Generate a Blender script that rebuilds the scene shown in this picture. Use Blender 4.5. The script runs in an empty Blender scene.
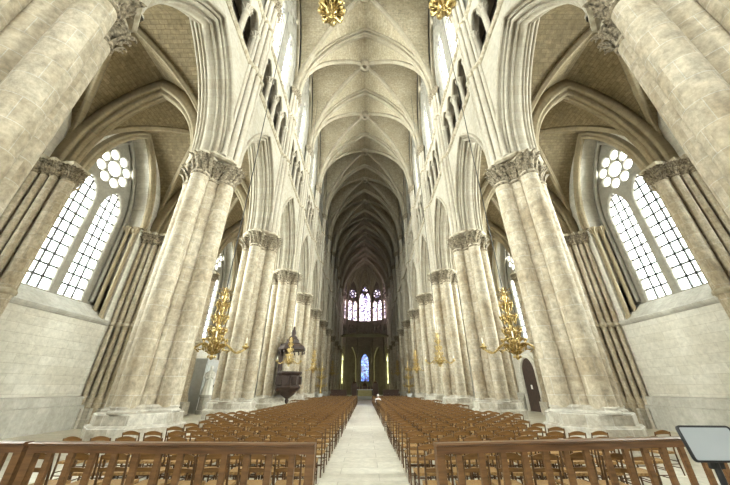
import bpy, bmesh, math, random
from math import sin, cos, pi, sqrt, atan2, acos, radians
from mathutils import Vector, Matrix
random.seed(7)
SC = bpy.context.scene
COL = SC.collection

# ------------------------------------------------------------------ layout
EYE = 1.85
BAY = 7.2
PY0 = 3.7                      # y of the pier that flanks the frame
def py(k): return PY0 + BAY * k
K0, K1 = -2, 11                # pier lines built
PX = 7.3                       # pier axis
FACE = 6.62                    # nave face of the arcade wall
AX = 15.1                      # aisle wall face
SPR = 11.45                    # arcade / aisle springing
TRI0, TRI1 = 18.45, 23.2       # triforium
VSP, VAP = 26.6, 37.2          # nave vault springing and crown
VA = 6.45
AISC, AISA, AISAP = 11.5, 3.75, 17.6

# ------------------------------------------------------------------ materials
def nodes(name):
    m = bpy.data.materials.new(name); m.use_nodes = True
    nt = m.node_tree; b = nt.nodes['Principled BSDF']
    return m, nt, b
def N(nt, t, **kw):
    n = nt.nodes.new(t)
    for k, v in kw.items(): setattr(n, k, v)
    return n
def mixc(nt, a, b, fac, mode='MIX'):
    n = nt.nodes.new('ShaderNodeMix'); n.data_type = 'RGBA'; n.blend_type = mode
    for sock, v in ((n.inputs[0], fac), (n.inputs[6], a), (n.inputs[7], b)):
        if hasattr(v, 'is_output'): nt.links.new(v, sock)
        elif isinstance(v, (tuple, list)): sock.default_value = (*v, 1) if len(v) == 3 else v
        else: sock.default_value = v
    return n.outputs[2]
def ramp(nt, src, p0, p1, c0=(0, 0, 0), c1=(1, 1, 1)):
    r = nt.nodes.new('ShaderNodeValToRGB'); e = r.color_ramp.elements
    e[0].position = p0; e[1].position = p1; e[0].color = (*c0, 1); e[1].color = (*c1, 1)
    nt.links.new(src, r.inputs[0]); return r.outputs[0]
DIM = .62
def stone(name, c1, c2, mortar, bw=.85, rh=.42, ms=.012, stain=(.45, .38, .28), stain_amt=.5, coord='UV', bump=.25, rough=.85, fine=.25, dim=DIM):
    c1, c2, mortar, stain = [tuple(min(q * dim * w_, .9) for q, w_ in zip(c, (1.02, .985, .925))) for c in (c1, c2, mortar, stain)]
    m, nt, b = nodes(name)
    tc = N(nt, 'ShaderNodeTexCoord'); oi = N(nt, 'ShaderNodeObjectInfo')
    v = tc.outputs[coord]
    add = N(nt, 'ShaderNodeVectorMath', operation='ADD')
    mul = N(nt, 'ShaderNodeVectorMath', operation='SCALE'); mul.inputs[0].default_value = (13.7, 7 * rh, 3.1)
    rnd = N(nt, 'ShaderNodeMath', operation='MULTIPLY'); rnd.inputs[1].default_value = 9; rf = N(nt, 'ShaderNodeMath', operation='ROUND')
    nt.links.new(oi.outputs['Random'], rnd.inputs[0]); nt.links.new(rnd.outputs[0], rf.inputs[0]); nt.links.new(rf.outputs[0], mul.inputs['Scale'])
    nt.links.new(v, add.inputs[0]); nt.links.new(mul.outputs[0], add.inputs[1])
    vv = add.outputs[0]
    br = N(nt, 'ShaderNodeTexBrick'); br.inputs['Scale'].default_value = 1
    br.inputs['Brick Width'].default_value = bw; br.inputs['Row Height'].default_value = rh
    br.inputs['Mortar Size'].default_value = ms; br.inputs['Mortar Smooth'].default_value = .3
    br.inputs['Color1'].default_value = (*c1, 1); br.inputs['Color2'].default_value = (*c2, 1); br.inputs['Mortar'].default_value = (*mortar, 1)
    nt.links.new(vv, br.inputs['Vector'])
    n1 = N(nt, 'ShaderNodeTexNoise'); n1.inputs['Scale'].default_value = .55; n1.inputs['Detail'].default_value = 5; n1.inputs['Roughness'].default_value = .65
    n2 = N(nt, 'ShaderNodeTexNoise'); n2.inputs['Scale'].default_value = 5; n2.inputs['Detail'].default_value = 6; n2.inputs['Roughness'].default_value = .7
    nt.links.new(vv, n1.inputs[0]); nt.links.new(vv, n2.inputs[0])
    f1 = ramp(nt, n1.outputs[0], .45, .68)
    fm = N(nt, 'ShaderNodeMath', operation='MULTIPLY'); fm.inputs[1].default_value = stain_amt; nt.links.new(f1, fm.inputs[0])
    c = mixc(nt, br.outputs['Color'], stain, fm.outputs[0])
    f2 = ramp(nt, n2.outputs[0], .3, .75, (1 - fine,) * 3, (1 + fine * .4,) * 3)
    c = mixc(nt, c, f2, 1.0, 'MULTIPLY')
    nt.links.new(c, b.inputs['Base Color']); b.inputs['Roughness'].default_value = rough
    h = N(nt, 'ShaderNodeMath', operation='MULTIPLY_ADD'); h.inputs[1].default_value = -.6
    nt.links.new(br.outputs['Fac'], h.inputs[0]); nt.links.new(n2.outputs[0], h.inputs[2])
    bp = N(nt, 'ShaderNodeBump'); bp.inputs['Strength'].default_value = bump; bp.inputs['Distance'].default_value = .05
    nt.links.new(h.outputs[0], bp.inputs['Height']); nt.links.new(bp.outputs[0], b.inputs['Normal'])
    return m
def noisy(name, c1, c2, scale=6, rough=.6, metal=0, bump=0., stretch=(1, 1, 1), spec=.5):
    m, nt, b = nodes(name)
    tc = N(nt, 'ShaderNodeTexCoord'); mp = N(nt, 'ShaderNodeMapping'); mp.inputs['Scale'].default_value = stretch
    nt.links.new(tc.outputs['Object'], mp.inputs[0])
    n1 = N(nt, 'ShaderNodeTexNoise'); n1.inputs['Scale'].default_value = scale; n1.inputs['Detail'].default_value = 5
    nt.links.new(mp.outputs[0], n1.inputs[0])
    nt.links.new(ramp(nt, n1.outputs[0], .3, .7, c1, c2), b.inputs['Base Color'])
    b.inputs['Roughness'].default_value = rough; b.inputs['Metallic'].default_value = metal; b.inputs['Specular IOR Level'].default_value = spec
    if bump:
        bp = N(nt, 'ShaderNodeBump'); bp.inputs['Strength'].default_value = bump; bp.inputs['Distance'].default_value = .03
        nt.links.new(n1.outputs[0], bp.inputs['Height']); nt.links.new(bp.outputs[0], b.inputs['Normal'])
    return m
def wood(name, c1, c2, rough=.45, axis=(1, 1, 8)):
    return noisy(name, c1, c2, 4, rough, 0, .1, axis)

CREAM = (.71, .64, .51)
M = {}
M['pier'] = stone('pier_limestone', (.74, .67, .55), (.65, .57, .45), (.84, .81, .74), .95, .55, .010, (.38, .29, .18), .65, bump=.5, fine=.5, dim=0.80)
M['plinth'] = stone('plinth_limestone', (.80, .78, .73), (.62, .58, .51), (.86, .84, .80), .9, .42, .02, (.40, .35, .28), .75, bump=.6, fine=.4, dim=0.82)
M['shaft'] = stone('shaft_limestone', (.78, .73, .64), (.72, .66, .56), (.66, .60, .49), .9, 1.1, .008, (.48, .40, .30), .4, bump=.2)
M['mould'] = stone('moulding_limestone', (.76, .71, .61), (.68, .62, .51), (.55, .49, .39), .5, 3., .006, (.42, .35, .25), .45, bump=.2)
M['wall'] = stone('wall_limestone', (.78, .74, .66), (.72, .67, .57), (.68, .63, .53), .8, .38, .008, (.52, .45, .34), .4, 'Object', bump=.25)
M['tracery'] = stone('tracery_limestone', (.58, .56, .50), (.54, .51, .45), (.52, .49, .43), 1.2, .6, .006, (.38, .35, .29), .5, 'Object', bump=.15, dim=.46)
M['aisle'] = stone('aisle_limestone', (.88, .87, .83), (.77, .75, .69), (.66, .63, .57), 1.05, .40, .010, (.62, .58, .50), .4, 'Object', bump=.4, fine=.25, dim=0.72)
M['bench'] = stone('bench_limestone', (.78, .78, .75), (.66, .65, .61), (.80, .79, .76), 1.3, .5, .012, (.52, .50, .45), .5, 'Object', bump=.4, dim=0.66)
M['vault'] = stone('vault_limestone', (.55, .49, .38), (.47, .41, .30), (.40, .34, .24), .5, .24, .014, (.36, .31, .22), .6, bump=.5, fine=.5, dim=0.92)
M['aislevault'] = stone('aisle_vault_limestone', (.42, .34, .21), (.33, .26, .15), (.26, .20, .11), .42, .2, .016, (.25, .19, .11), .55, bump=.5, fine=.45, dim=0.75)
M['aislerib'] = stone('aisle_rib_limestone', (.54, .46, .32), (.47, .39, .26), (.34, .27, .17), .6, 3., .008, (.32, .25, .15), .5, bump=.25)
M['rib'] = stone('rib_limestone', (.66, .60, .48), (.59, .52, .40), (.46, .39, .29), .6, 3., .006, (.42, .34, .23), .4, bump=.2, dim=0.56)
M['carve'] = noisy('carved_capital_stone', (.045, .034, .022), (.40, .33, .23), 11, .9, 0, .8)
M['abacus'] = noisy('abacus_stone', (.30, .25, .17), (.56, .50, .39), 5, .9, 0, .3)
M['dark'] = noisy('soot_dark_stone', (.10, .08, .06), (.17, .14, .11), 3, .9, 0, .2)  # shade of the unlit triforium recess put into the stone colour
M['darkwall'] = stone('dim_choir_stone', (.30, .26, .20), (.25, .21, .16), (.2, .17, .13), .8, .38, .01, (.18, .15, .12), .5, 'Object')  # wall stone darkened: the choir's lack of light is in its colour
M['floor'] = stone('floor_flagstones', (.70, .68, .61), (.58, .55, .48), (.44, .41, .35), .9, .6, .012, (.50, .47, .40), .4, 'Object', bump=.1, rough=.55, dim=0.95)
M['aislepath'] = stone('path_flagstones', (.76, .75, .69), (.66, .64, .57), (.50, .48, .42), 1.85, .62, .012, (.56, .53, .46), .45, 'Object', bump=.1, rough=.5, dim=1.0)
M['chair'] = wood('chair_wood', (.10, .048, .012), (.25, .122, .034), .36)
M['chairdark'] = wood('chair_leg_wood', (.06, .028, .011), (.13, .06, .018), .45)
M['rush'] = noisy('rush_seat', (.20, .105, .032), (.40, .24, .085), 30, .75, 0, .4, (1, 6, 1))
M['rail'] = wood('barrier_wood', (.10, .048, .018), (.20, .096, .035), .38, (1, 6, 6))
M['railcap'] = wood('barrier_cap_wood', (.075, .035, .016), (.165, .077, .031), .32, (.6, 8, 8))
M['gilt'] = noisy('gilt_bronze', (.26, .17, .05), (.78, .60, .27), 14, .28, 1.0, .3)
M['iron'] = noisy('dark_iron', (.02, .02, .02), (.05, .045, .04), 9, .5, .6)
M['lead'] = noisy('lead_came', (.05, .05, .05), (.10, .10, .10), 9, .7)
M['darkwood'] = wood('carved_dark_oak', (.018, .009, .006), (.05, .024, .015), .6)
M['stall'] = wood('stall_oak', (.05, .018, .008), (.11, .045, .02), .5)
M['grey'] = noisy('grey_paint', (.48, .49, .49), (.56, .57, .57), 5, .7, 0, .1)
M['marble'] = noisy('white_marble', (.75, .74, .70), (.88, .87, .84), 5, .45)
M['candle'] = noisy('ivory_wax', (.85, .80, .66), (.92, .88, .76), 8, .5)
M['screen'] = noisy('pale_panel', (.36, .38, .40), (.39, .41, .43), 3, .6)
M['black'] = noisy('black_frame', (.012, .012, .014), (.02, .02, .022), 8, .4)
M['altar'] = noisy('altar_gold_cloth', (.42, .36, .14), (.55, .48, .22), 4, .6)
M['skin'] = noisy('skin', (.60, .38, .28), (.66, .43, .32), 9, .5)
M['shirt'] = noisy('white_cotton', (.78, .76, .75), (.88, .86, .85), 9, .8)
M['trouser'] = noisy('grey_cloth', (.16, .16, .18), (.22, .22, .25), 9, .8)
M['hair'] = noisy('grey_hair', (.55, .50, .45), (.66, .62, .56), 40, .7)

def glass(name, tint, rough_mix=.06):
    m = bpy.data.materials.new(name); m.use_nodes = True; nt = m.node_tree; nt.nodes.clear()
    o = N(nt, 'ShaderNodeOutputMaterial'); t = N(nt, 'ShaderNodeBsdfTransparent'); g = N(nt, 'ShaderNodeBsdfGlossy'); mx = N(nt, 'ShaderNodeMixShader')
    g.inputs['Roughness'].default_value = .15
    mx.inputs[0].default_value = rough_mix
    nt.links.new(t.outputs[0], mx.inputs[1]); nt.links.new(g.outputs[0], mx.inputs[2]); nt.links.new(mx.outputs[0], o.inputs[0])
    tc = N(nt, 'ShaderNodeTexCoord'); vo = N(nt, 'ShaderNodeTexVoronoi')
    nt.links.new(tc.outputs['Object'], vo.inputs['Vector'])
    if len(tint) == 1:
        vo.inputs['Scale'].default_value = 3
        c = mixc(nt, tint[0], vo.outputs['Color'], .06, 'MULTIPLY')
    else:
        vo.inputs['Scale'].default_value = tint[2]
        sep = N(nt, 'ShaderNodeSeparateColor'); nt.links.new(vo.outputs['Color'], sep.inputs[0])
        c = ramp(nt, sep.outputs[0], .35, .75, tint[0], tint[1])
    nt.links.new(c, t.inputs[0])
    return m
M['glass'] = glass('clear_leaded_glass', [(.88, .92, .90)])
M['stained'] = glass('dark_stained_glass', [(.004, .004, .014), (.05, .03, .05), 3.5])
M['apseglass'] = glass('pale_stained_glass', [(.16, .15, .22), (.62, .56, .58), 2.4])
M['blueglass'] = glass('blue_stained_glass', [(.002, .006, .12), (.14, .22, .40), 2.2])
M['greenglass'] = glass('yellow_green_stained_glass', [(.24, .25, .16), (.50, .51, .36), 3.])

# ------------------------------------------------------------------ mesh builder
class MB:
    def __init__(s): s.v = []; s.f = []; s.uv = []; s.sm = []; s.mi = []; s.mat = 0
    def face(s, idx, uvs=None, smooth=False):
        s.f.append(tuple(idx)); s.sm.append(smooth); s.mi.append(s.mat)
        if uvs is None:
            p = [s.v[i] for i in idx]; n = (Vector(p[1]) - Vector(p[0])).cross(Vector(p[2]) - Vector(p[0]))
            ax = max(range(3), key=lambda i: abs(n[i])); a, b = [(1, 2), (0, 2), (0, 1)][ax]
            uvs = [(q[a], q[b]) for q in p]
        s.uv.append(uvs)
    def grid(s, P, U=None, ci=False, cj=False, smooth=True):
        ni, nj = len(P), len(P[0]); b = len(s.v)
        for r in P: s.v += [tuple(p) for p in r]
        for i in range(ni if ci else ni - 1):
            for j in range(nj if cj else nj - 1):
                i2, j2 = (i + 1) % ni, (j + 1) % nj
                uv = None
                if U: uv = [U(i, j), U(i, j + 1), U(i + 1, j + 1), U(i + 1, j)]
                s.face((b + i * nj + j, b + i * nj + j2, b + i2 * nj + j2, b + i2 * nj + j), uv, smooth)
    def cap(s, pts, smooth=False):
        b = len(s.v); s.v += [tuple(p) for p in pts]; s.face(list(range(b, b + len(pts))), None, smooth)
    def lathe(s, prof, n=24, c=(0, 0, 0), a0=0., a1=2 * pi, caps=True, rot=0., smooth=True, rf=None):
        full = abs(a1 - a0 - 2 * pi) < 1e-6; m = n if full else n + 1
        P = []
        for r, z in prof:
            row = []
            for j in range(m):
                a = a0 + (a1 - a0) * j / n + rot
                rr = r if rf is None else rf(a) + r
                row.append((c[0] + rr * cos(a), c[1] + rr * sin(a), c[2] + z))
            P.append(row)
        L = [0]
        for i in range(1, len(prof)): L.append(L[-1] + math.hypot(prof[i][0] - prof[i - 1][0], prof[i][1] - prof[i - 1][1]))
        R = max(max(abs(p[0]) for p in prof), .05) if rf is None else 1.
        R = round(2 * pi * R / .9 + .5) * .9 / (2 * pi) if R > .3 else R
        s.grid(P, lambda i, j: ((a1 - a0) * j / n * R, c[2] + prof[0][1] + L[i]), False, full, smooth)
        if caps and full:
            if rf:
                for row in (P[0][::-1], P[-1]):
                    for j in range(len(row)): s.cap([row[j], row[(j + 1) % len(row)], (c[0], c[1], row[0][2])])
            else:
                if prof[0][0] > 1e-4: s.cap(P[0][::-1])
                if prof[-1][0] > 1e-4: s.cap(P[-1])
        return s
    def box(s, x0, x1, y0, y1, z0, z1):
        b = len(s.v)
        s.v += [(x0, y0, z0), (x1, y0, z0), (x1, y1, z0), (x0, y1, z0), (x0, y0, z1), (x1, y0, z1), (x1, y1, z1), (x0, y1, z1)]
        for f in ((0, 3, 2, 1), (4, 5, 6, 7), (0, 1, 5, 4), (1, 2, 6, 5), (2, 3, 7, 6), (3, 0, 4, 7)): s.face([b + i for i in f])
        return s
    def bar(s, p0, p1, w0, d0, w1=None, d1=None):          # tapered rectangular bar
        p0, p1 = Vector(p0), Vector(p1); t = (p1 - p0).normalized()
        a = t.cross(Vector((0, 1, 0)) if abs(t.y) < .9 else Vector((1, 0, 0))).normalized(); c = t.cross(a)
        w1 = w0 if w1 is None else w1; d1 = d0 if d1 is None else d1
        b = len(s.v)
        for p, w, d in ((p0, w0, d0), (p1, w1, d1)):
            for u, v in ((-1, -1), (1, -1), (1, 1), (-1, 1)): s.v.append(tuple(p + a * u * w / 2 + c * v * d / 2))
        for f in ((0, 3, 2, 1), (4, 5, 6, 7), (0, 1, 5, 4), (1, 2, 6, 5), (2, 3, 7, 6), (3, 0, 4, 7)): s.face([b + i for i in f])
        return s
    def tube(s, pts, r, n=8, caps=True, closed=False):
        pts = [Vector(p) for p in pts]; m = len(pts); P = []; up = None; L = [0]
        for i in range(m):
            if closed: t = pts[(i + 1) % m] - pts[i - 1]
            else: t = pts[min(i + 1, m - 1)] - pts[max(i - 1, 0)]
            t.normalize()
            if up is None: up = t.orthogonal().normalized()
            up = (up - t * up.dot(t)).normalized(); w = t.cross(up)
            rr = r[i] if isinstance(r, (list, tuple)) else r
            P.append([tuple(pts[i] + (up * cos(2 * pi * j / n) + w * sin(2 * pi * j / n)) * rr) for j in range(n)])
            if i: L.append(L[-1] + (pts[i] - pts[i - 1]).length)
        L.append(L[-1] + .1)
        s.grid(P, lambda i, j: (2 * pi * j / n * .2, L[min(i, m)]), closed, True)
        if caps and not closed: s.cap(P[0][::-1]); s.cap(P[-1])
        return s
    def sweep(s, rows, L, closed=True, smooth=False, Lp=None):  # rows[i] = one profile polyline at a station; L = length along
        nj = len(rows[0]); pl = [0]
        for j in range(1, nj + 1): pl.append(pl[-1] + (Vector(rows[0][j % nj]) - Vector(rows[0][j - 1])).length)
        s.grid(rows, lambda i, j: (L[i], pl[j]), False, closed, smooth)
        return s
    def mesh(s, name, mats):
        me = bpy.data.meshes.new(name); me.from_pydata(s.v, [], s.f)
        uvl = me.uv_layers.new(name='UVMap'); k = 0
        flat = []
        for u in s.uv:
            for a in u: flat += [a[0], a[1]]
        uvl.data.foreach_set('uv', flat)
        me.polygons.foreach_set('use_smooth', s.sm); me.polygons.foreach_set('material_index', s.mi)
        for m in (mats if isinstance(mats, (list, tuple)) else [mats]): me.materials.append(m)
        bm = bmesh.new(); bm.from_mesh(me); bmesh.ops.recalc_face_normals(bm, faces=bm.faces); bm.to_mesh(me); bm.free()
        me.update(); return me
    def obj(s, name, mats, parent=None, loc=None, rot=None):
        return link(name, s.mesh(name, mats), parent, loc, rot)
def link(name, me, parent=None, loc=None, rot=None, mat=None):
    o = bpy.data.objects.new(name, me); COL.objects.link(o)
    if parent: o.parent = parent
    if mat is not None: o.matrix_local = mat
    if loc is not None: o.location = loc
    if rot is not None: o.rotation_euler = rot
    return o
def tag(o, label, cat=None, group=None, kind=None):
    if label: o['label'] = label
    if cat: o['category'] = cat
    if group: o['group'] = group
    if kind: o['kind'] = kind
    return o
def root(name, label, cat, loc=(0, 0, 0), rz=0., group=None, kind=None):
    o = bpy.data.objects.new(name, None); COL.objects.link(o); o.location = loc; o.rotation_euler = (0, 0, rz)
    o.empty_display_size = .3
    return tag(o, label, cat, group, kind)
def kids(o): return KIDS.get(o.name, [])
KIDS = {}
def copy_tree(o, parent=None, loc=None, rz=None, label=None, group=None, scale=None):
    c = o.copy(); COL.objects.link(c)
    if parent: c.parent = parent
    for ch in list(o.children): copy_tree(ch, c)
    if loc is not None: c.location = loc
    if rz is not None: c.rotation_euler = (0, 0, rz)
    if label: c['label'] = label
    if group: c['group'] = group
    if scale: c.scale = (scale,) * 3
    return c

# ------------------------------------------------------------------ arches
def arch(a, rise, n=12, r=0.):
    """pointed arch polyline from left springer to right springer; r = concentric offset outwards"""
    R = (a * a + rise * rise) / (2 * a); cx = R - a; RR = R + r
    th = acos(max(-1, -cx / RR)); L = []
    for i in range(n + 1):
        t = pi + (th - pi) * i / n
        L.append((cx + RR * cos(t), RR * sin(t)))
    return L + [(-x, z) for x, z in L[-2::-1]]
def arch_sweep(mb, a, rise, prof, n=14, smooth=True, leg=0.):
    """prof = [(r, d)] closed; arch in local x (span), y (up), z = d"""
    rows = None; cols = []
    for r, d in prof:
        p = arch(a, rise, n, r)
        if leg: p = [(p[0][0], -leg)] + p + [(p[-1][0], -leg)]
        cols.append([(x, z, d) for x, z in p])
    m = len(cols[0]); rows = [[c[i] for c in cols] for i in range(m)]
    L = [0]
    for i in range(1, m): L.append(L[-1] + math.hypot(cols[0][i][0] - cols[0][i - 1][0], cols[0][i][1] - cols[0][i - 1][1]))
    mb.sweep(rows, L, True, smooth)
    mb.cap(rows[0]); mb.cap(rows[-1])
    return mb
def roll(cx, cd, r, a0, a1, n=5):
    return [(cx + r * cos(radians(a0 + (a1 - a0) * i / n)), cd + r * sin(radians(a0 + (a1 - a0) * i / n))) for i in range(n + 1)]
def plate(outer, holes, t, mat, name, bevel=0.):
    cu = bpy.data.curves.new(name, 'CURVE'); cu.dimensions = '2D'; cu.fill_mode = 'BOTH'; cu.extrude = max(t / 2 - bevel, .001)
    cu.bevel_depth = bevel; cu.bevel_resolution = 0; cu.offset = -bevel
    for pts in [outer] + holes:
        sp = cu.splines.new('POLY'); sp.points.add(len(pts) - 1); sp.use_cyclic_u = True
        for q, p in zip(sp.points, pts): q.co = (p[0], p[1], 0, 1)
    o = bpy.data.objects.new(name, cu)
    me = bpy.data.meshes.new_from_object(o); bpy.data.objects.remove(o); bpy.data.curves.remove(cu)
    me.name = name; me.materials.clear(); me.materials.append(mat)
    return me
def circle(cx, cy, r, n=20): return [(cx + r * cos(2 * pi * i / n), cy + r * sin(2 * pi * i / n)) for i in range(n)]
def lancet(cx, hw, z0, zs, za, n=8): return [(cx - hw, z0)] + [(cx + x, zs + z) for x, z in arch(hw, za - zs, n)] + [(cx + hw, z0)]
SIDE = Matrix(((0, 0, 1, 0), (1, 0, 0, 0), (0, 1, 0, 0), (0, 0, 0, 1)))   # local x->world y, y->z, z->x
def side(x, y, z=0.): return Matrix.Translation((x, y, z)) @ SIDE
FRONT = Matrix(((1, 0, 0, 0), (0, 0, -1, 0), (0, 1, 0, 0), (0, 0, 0, 1))) # local x->x, y->z, z->-y
def front(x, y, z=0.): return Matrix.Translation((x, y, z)) @ FRONT

# ------------------------------------------------------------------ leaves for the carved capitals
def leaf(mb, p, ang, w, h, curl, lean=.12):
    n = Vector((cos(ang), sin(ang), 0)); t = Vector((-sin(ang), cos(ang), 0)); up = Vector((0, 0, 1)); P = []
    for i, (zz, oo, ww) in enumerate(((0, .0, .7), (.35, .12, 1.), (.7, .4, 1.05), (.95, .85, .8), (1.0, 1.15, .45), (.86, 1.25, .2))):
        c = Vector(p) + up * h * zz + n * (lean * zz + curl * oo)
        P.append([tuple(c - t * w * ww / 2 - n * .02), tuple(c + n * .035), tuple(c + t * w * ww / 2 - n * .02)])
    mb.grid(P, None, False, False, False)
PD, PRS, PRC = .80, .35, .62
def cluster(a):
    r = PRC
    for k in range(4):
        d = (a - k * pi / 2 + pi) % (2 * pi) - pi
        q = PRS * PRS - (PD * sin(d)) ** 2
        if abs(d) < 1.2 and q >= 0: r = max(r, PD * cos(d) + sqrt(q))
    return r
def smoothc(a): return sum(cluster(a + i * .07) for i in range(-3, 4)) / 7

# ------------------------------------------------------------------ piers
def wall_shaft(mb, x, y, r, z0, z1): mb.lathe([(r, z0), (r, z1)], 14, (x, y, 0))
VS = ((0, .185, .24), (-.44, .165, .17), (.44, .165, .17), (-.76, .10, .06), (.76, .10, .06))
def make_pier():
    """nave face towards +x (local); used as is for the left row, turned by 180 degrees for the right"""
    R = root('pier', '', 'pier', kind='structure')
    oct_ = dict(n=8, rot=pi / 8, smooth=False)
    mb = MB(); mb.lathe([(1.44, 0), (1.44, .34), (1.38, .40), (1.38, .80), (1.33, .85), (1.25, .87), (1.25, 1.14), (1.22, 1.17)], **oct_)
    mb.obj('plinth', M['plinth'], R)
    mb = MB(); mb.lathe([(.10, 1.15), (.13, 1.19), (.10, 1.23), (.04, 1.25), (.03, 1.28), (.06, 1.31), (.05, 1.34), (.01, 1.37), (0, 1.38)], 64, rf=smoothc)
    mb.obj('base_moulding', M['plinth'], R)
    mb = MB(); mb.lathe([(PRC, 1.3), (PRC, 10.4)], 40, caps=False); mb.obj('core', M['pier'], R)
    for k in range(4):
        mb = MB(); mb.lathe([(PRS, 1.3), (PRS, 10.4)], 24, (PD * cos(k * pi / 2), PD * sin(k * pi / 2), 0), caps=False); mb.obj('shaft', M['pier'], R)
    mb = MB(); mb.lathe([(.0, 10.2), (.05, 10.22), (.06, 10.28), (.0, 10.33), (-.03, 10.36), (0, 10.75), (.07, 11.05), (.16, 11.25)], 72, rf=cluster)
    rng = random.Random(3)
    for tier, (z, h, w, n, cu) in enumerate(((10.36, .46, .20, 32, .12), (10.66, .50, .22, 32, .20), (10.50, .34, .14, 32, .14), (10.90, .32, .18, 32, .18))):
        for i in range(n):
            a = 2 * pi * (i + .5 * (tier % 2)) / n + rng.uniform(-.03, .03)
            r = cluster(a) - .02 + (.05 if tier > 1 else 0)
            nrm = a + rng.uniform(-.3, .3)
            leaf(mb, (r * cos(a), r * sin(a), z + rng.uniform(-.04, .04)), nrm, w * rng.uniform(.8, 1.2), h, cu * rng.uniform(.7, 1.2))
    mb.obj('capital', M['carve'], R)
    mb = MB(); mb.lathe([(.14, 11.2), (.20, 11.26), (.20, 11.36), (.15, 11.40), (.12, 11.46)], 64, rf=smoothc); mb.lathe([(1.14, 11.27), (1.25, 11.33), (1.25, 11.42), (1.2, 11.47)], **oct_); mb.obj('abacus', M['abacus'], R)
    # bundle of vaulting shafts on the nave side
    xs = PX - FACE                     # wall face in local x
    for dy, r, dx in VS:
        mb = MB(); x = xs + dx - .02
        mb.lathe([(r + .07, 11.44), (r + .07, 11.52), (r + .02, 11.6), (r, 11.64), (r, VSP - .7)], 16, (x, dy, 0), caps=False)
        mb.obj('vaulting_shaft', M['shaft'], R)
    for z in (TRI0 - .06, TRI1):
        mb = MB()
        for dy, r, dx in VS:
            mb.lathe([(r, z - .1), (r + .1, z - .02), (r + .12, z + .08), (r + .04, z + .16), (r, z + .2)], 14, (xs + dx - .02, dy, 0), caps=False)
        mb.obj('shaft_ring', M['abacus'], R)
    mb = MB()
    for dy, r, dx in VS:
        c = (xs + dx - .02, dy, 0)
        mb.lathe([(r, VSP - .75), (r + .03, VSP - .7), (r, VSP - .64), (r + .05, VSP - .3), (r + .15, VSP - .12), (r + .17, VSP)], 14, c)
        for i in range(7):
            a = -pi / 2 + pi * i / 6
            leaf(mb, (c[0] + r * cos(a), c[1] + r * sin(a), VSP - .62), a, .13, .5, .12)
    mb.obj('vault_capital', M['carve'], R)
    return R
ORD = ['at the frame edge, closest of the row', 'first seen whole from its foot, carved capital above', 'second seen whole from its foot', 'third seen whole from its foot',
       'fourth seen whole from its foot', 'fifth seen whole from its foot', 'sixth seen whole from its foot', 'seventh seen whole from its foot', 'eighth seen whole from its foot',
       'last but two before the apse', 'last but one before the apse', 'beside the apse']
P0 = make_pier()
for k in range(K0, K1 + 1):
    for s in (-1, 1):
        sd = 'left' if s < 0 else 'right'
        if k < 0: lab = 'clustered stone pier of the %s row behind the camera, %s' % (sd, 'nearer one' if k == -1 else 'by the west wall')
        else: lab = 'clustered stone pier, %s row, %s' % (sd, ORD[k])
        o = P0 if (k == K0 and s < 0) else copy_tree(P0)
        o.location = (s * PX, py(k), 0); o.rotation_euler = (0, 0, 0 if s < 0 else pi)
        o['label'] = lab; o['group'] = 'clustered piers of the %s row' % sd

# ------------------------------------------------------------------ arcade walls
def fov(o): return o
HS, RISE = 2.48, 5.35                      # inner half span, rise of the arcade arch
ORD_R = .52
OUT = arch(HS, RISE, 16, ORD_R)
b2 = BAY / 2
m_spandrel = plate([(-b2, 0)] + OUT + [(b2, 0), (b2, TRI0 - SPR), (-b2, TRI0 - SPR)], [], 1.5, M['wall'], 'spandrel')
half = [(.60, .81), (.57, .84)] + roll(.50, .80, .085, 40, 270, 6) + [(.46, .62), (.40, .56)] + roll(.36, .60, .06, 60, 250, 5) + [(.33, .45), (.27, .40)] + roll(.22, .47, .095, 50, 260, 6) + [(.20, .30), (.13, .24)] + roll(.08, .27, .06, 60, 250, 4) + [(.05, .17), (0, .13)]
prof_arc = half + [(r, -d) for r, d in half[::-1]]
mb = MB(); arch_sweep(mb, HS, RISE, prof_arc, 16); m_arc = mb.mesh('arch_moulding', M['mould'])
# triforium: four-arched opening
TW = 2.86; nA = 4; aw = TW * 2 / nA; TZ0 = TRI0 + .22; TZS = 21.3; TZA = 22.55
hole = [(-TW, TZ0)]
for i in range(nA):
    c = -TW + aw * (i + .5)
    hole += [(c + x, TZS + z) for x, z in arch(aw / 2 - .03, TZA - TZS, 7)]
hole.append((TW, TZ0))
m_tri = plate([(-b2, TRI0), (b2, TRI0), (b2, TRI1 + .25), (-b2, TRI1 + .25)], [hole], .5, M['wall'], 'triforium_screen', 0)
mb = MB()
for i in range(nA):
    c = -TW + aw * (i + .5)
    m2 = MB(); arch_sweep(m2, aw / 2 - .10, TZA - TZS - .12, [(.0, .1)] + roll(.06, .27, .06, 200, -20, 5) + [(.14, .2), (.14, .1)], 7)
    b = len(mb.v); mb.v += [(x + c, y + TZS, z) for x, y, z in m2.v]
    for f, u, sm in zip(m2.f, m2.uv, m2.sm): mb.f.append(tuple(i + b for i in f)); mb.uv.append(u); mb.sm.append(sm); mb.mi.append(0)
m_trim = mb.mesh('triforium_arch_roll', M['mould'])
mb = MB()
mb.lathe([(.26, TZ0), (.26, TZ0 + .08), (.21, TZ0 + .16), (.17, TZ0 + .2), (.17, TZS - .5), (.21, TZS - .46), (.175, TZS - .4), (.22, TZS - .15), (.32, TZS - .06), (.32, TZS + .06)], 14)
for i in range(10): leaf(mb, (.12 * cos(i * pi / 5), .12 * sin(i * pi / 5), TZS - .38), i * pi / 5, .1, .33, .1)
m_coln = mb.mesh('colonnette', [M['shaft']])
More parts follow.
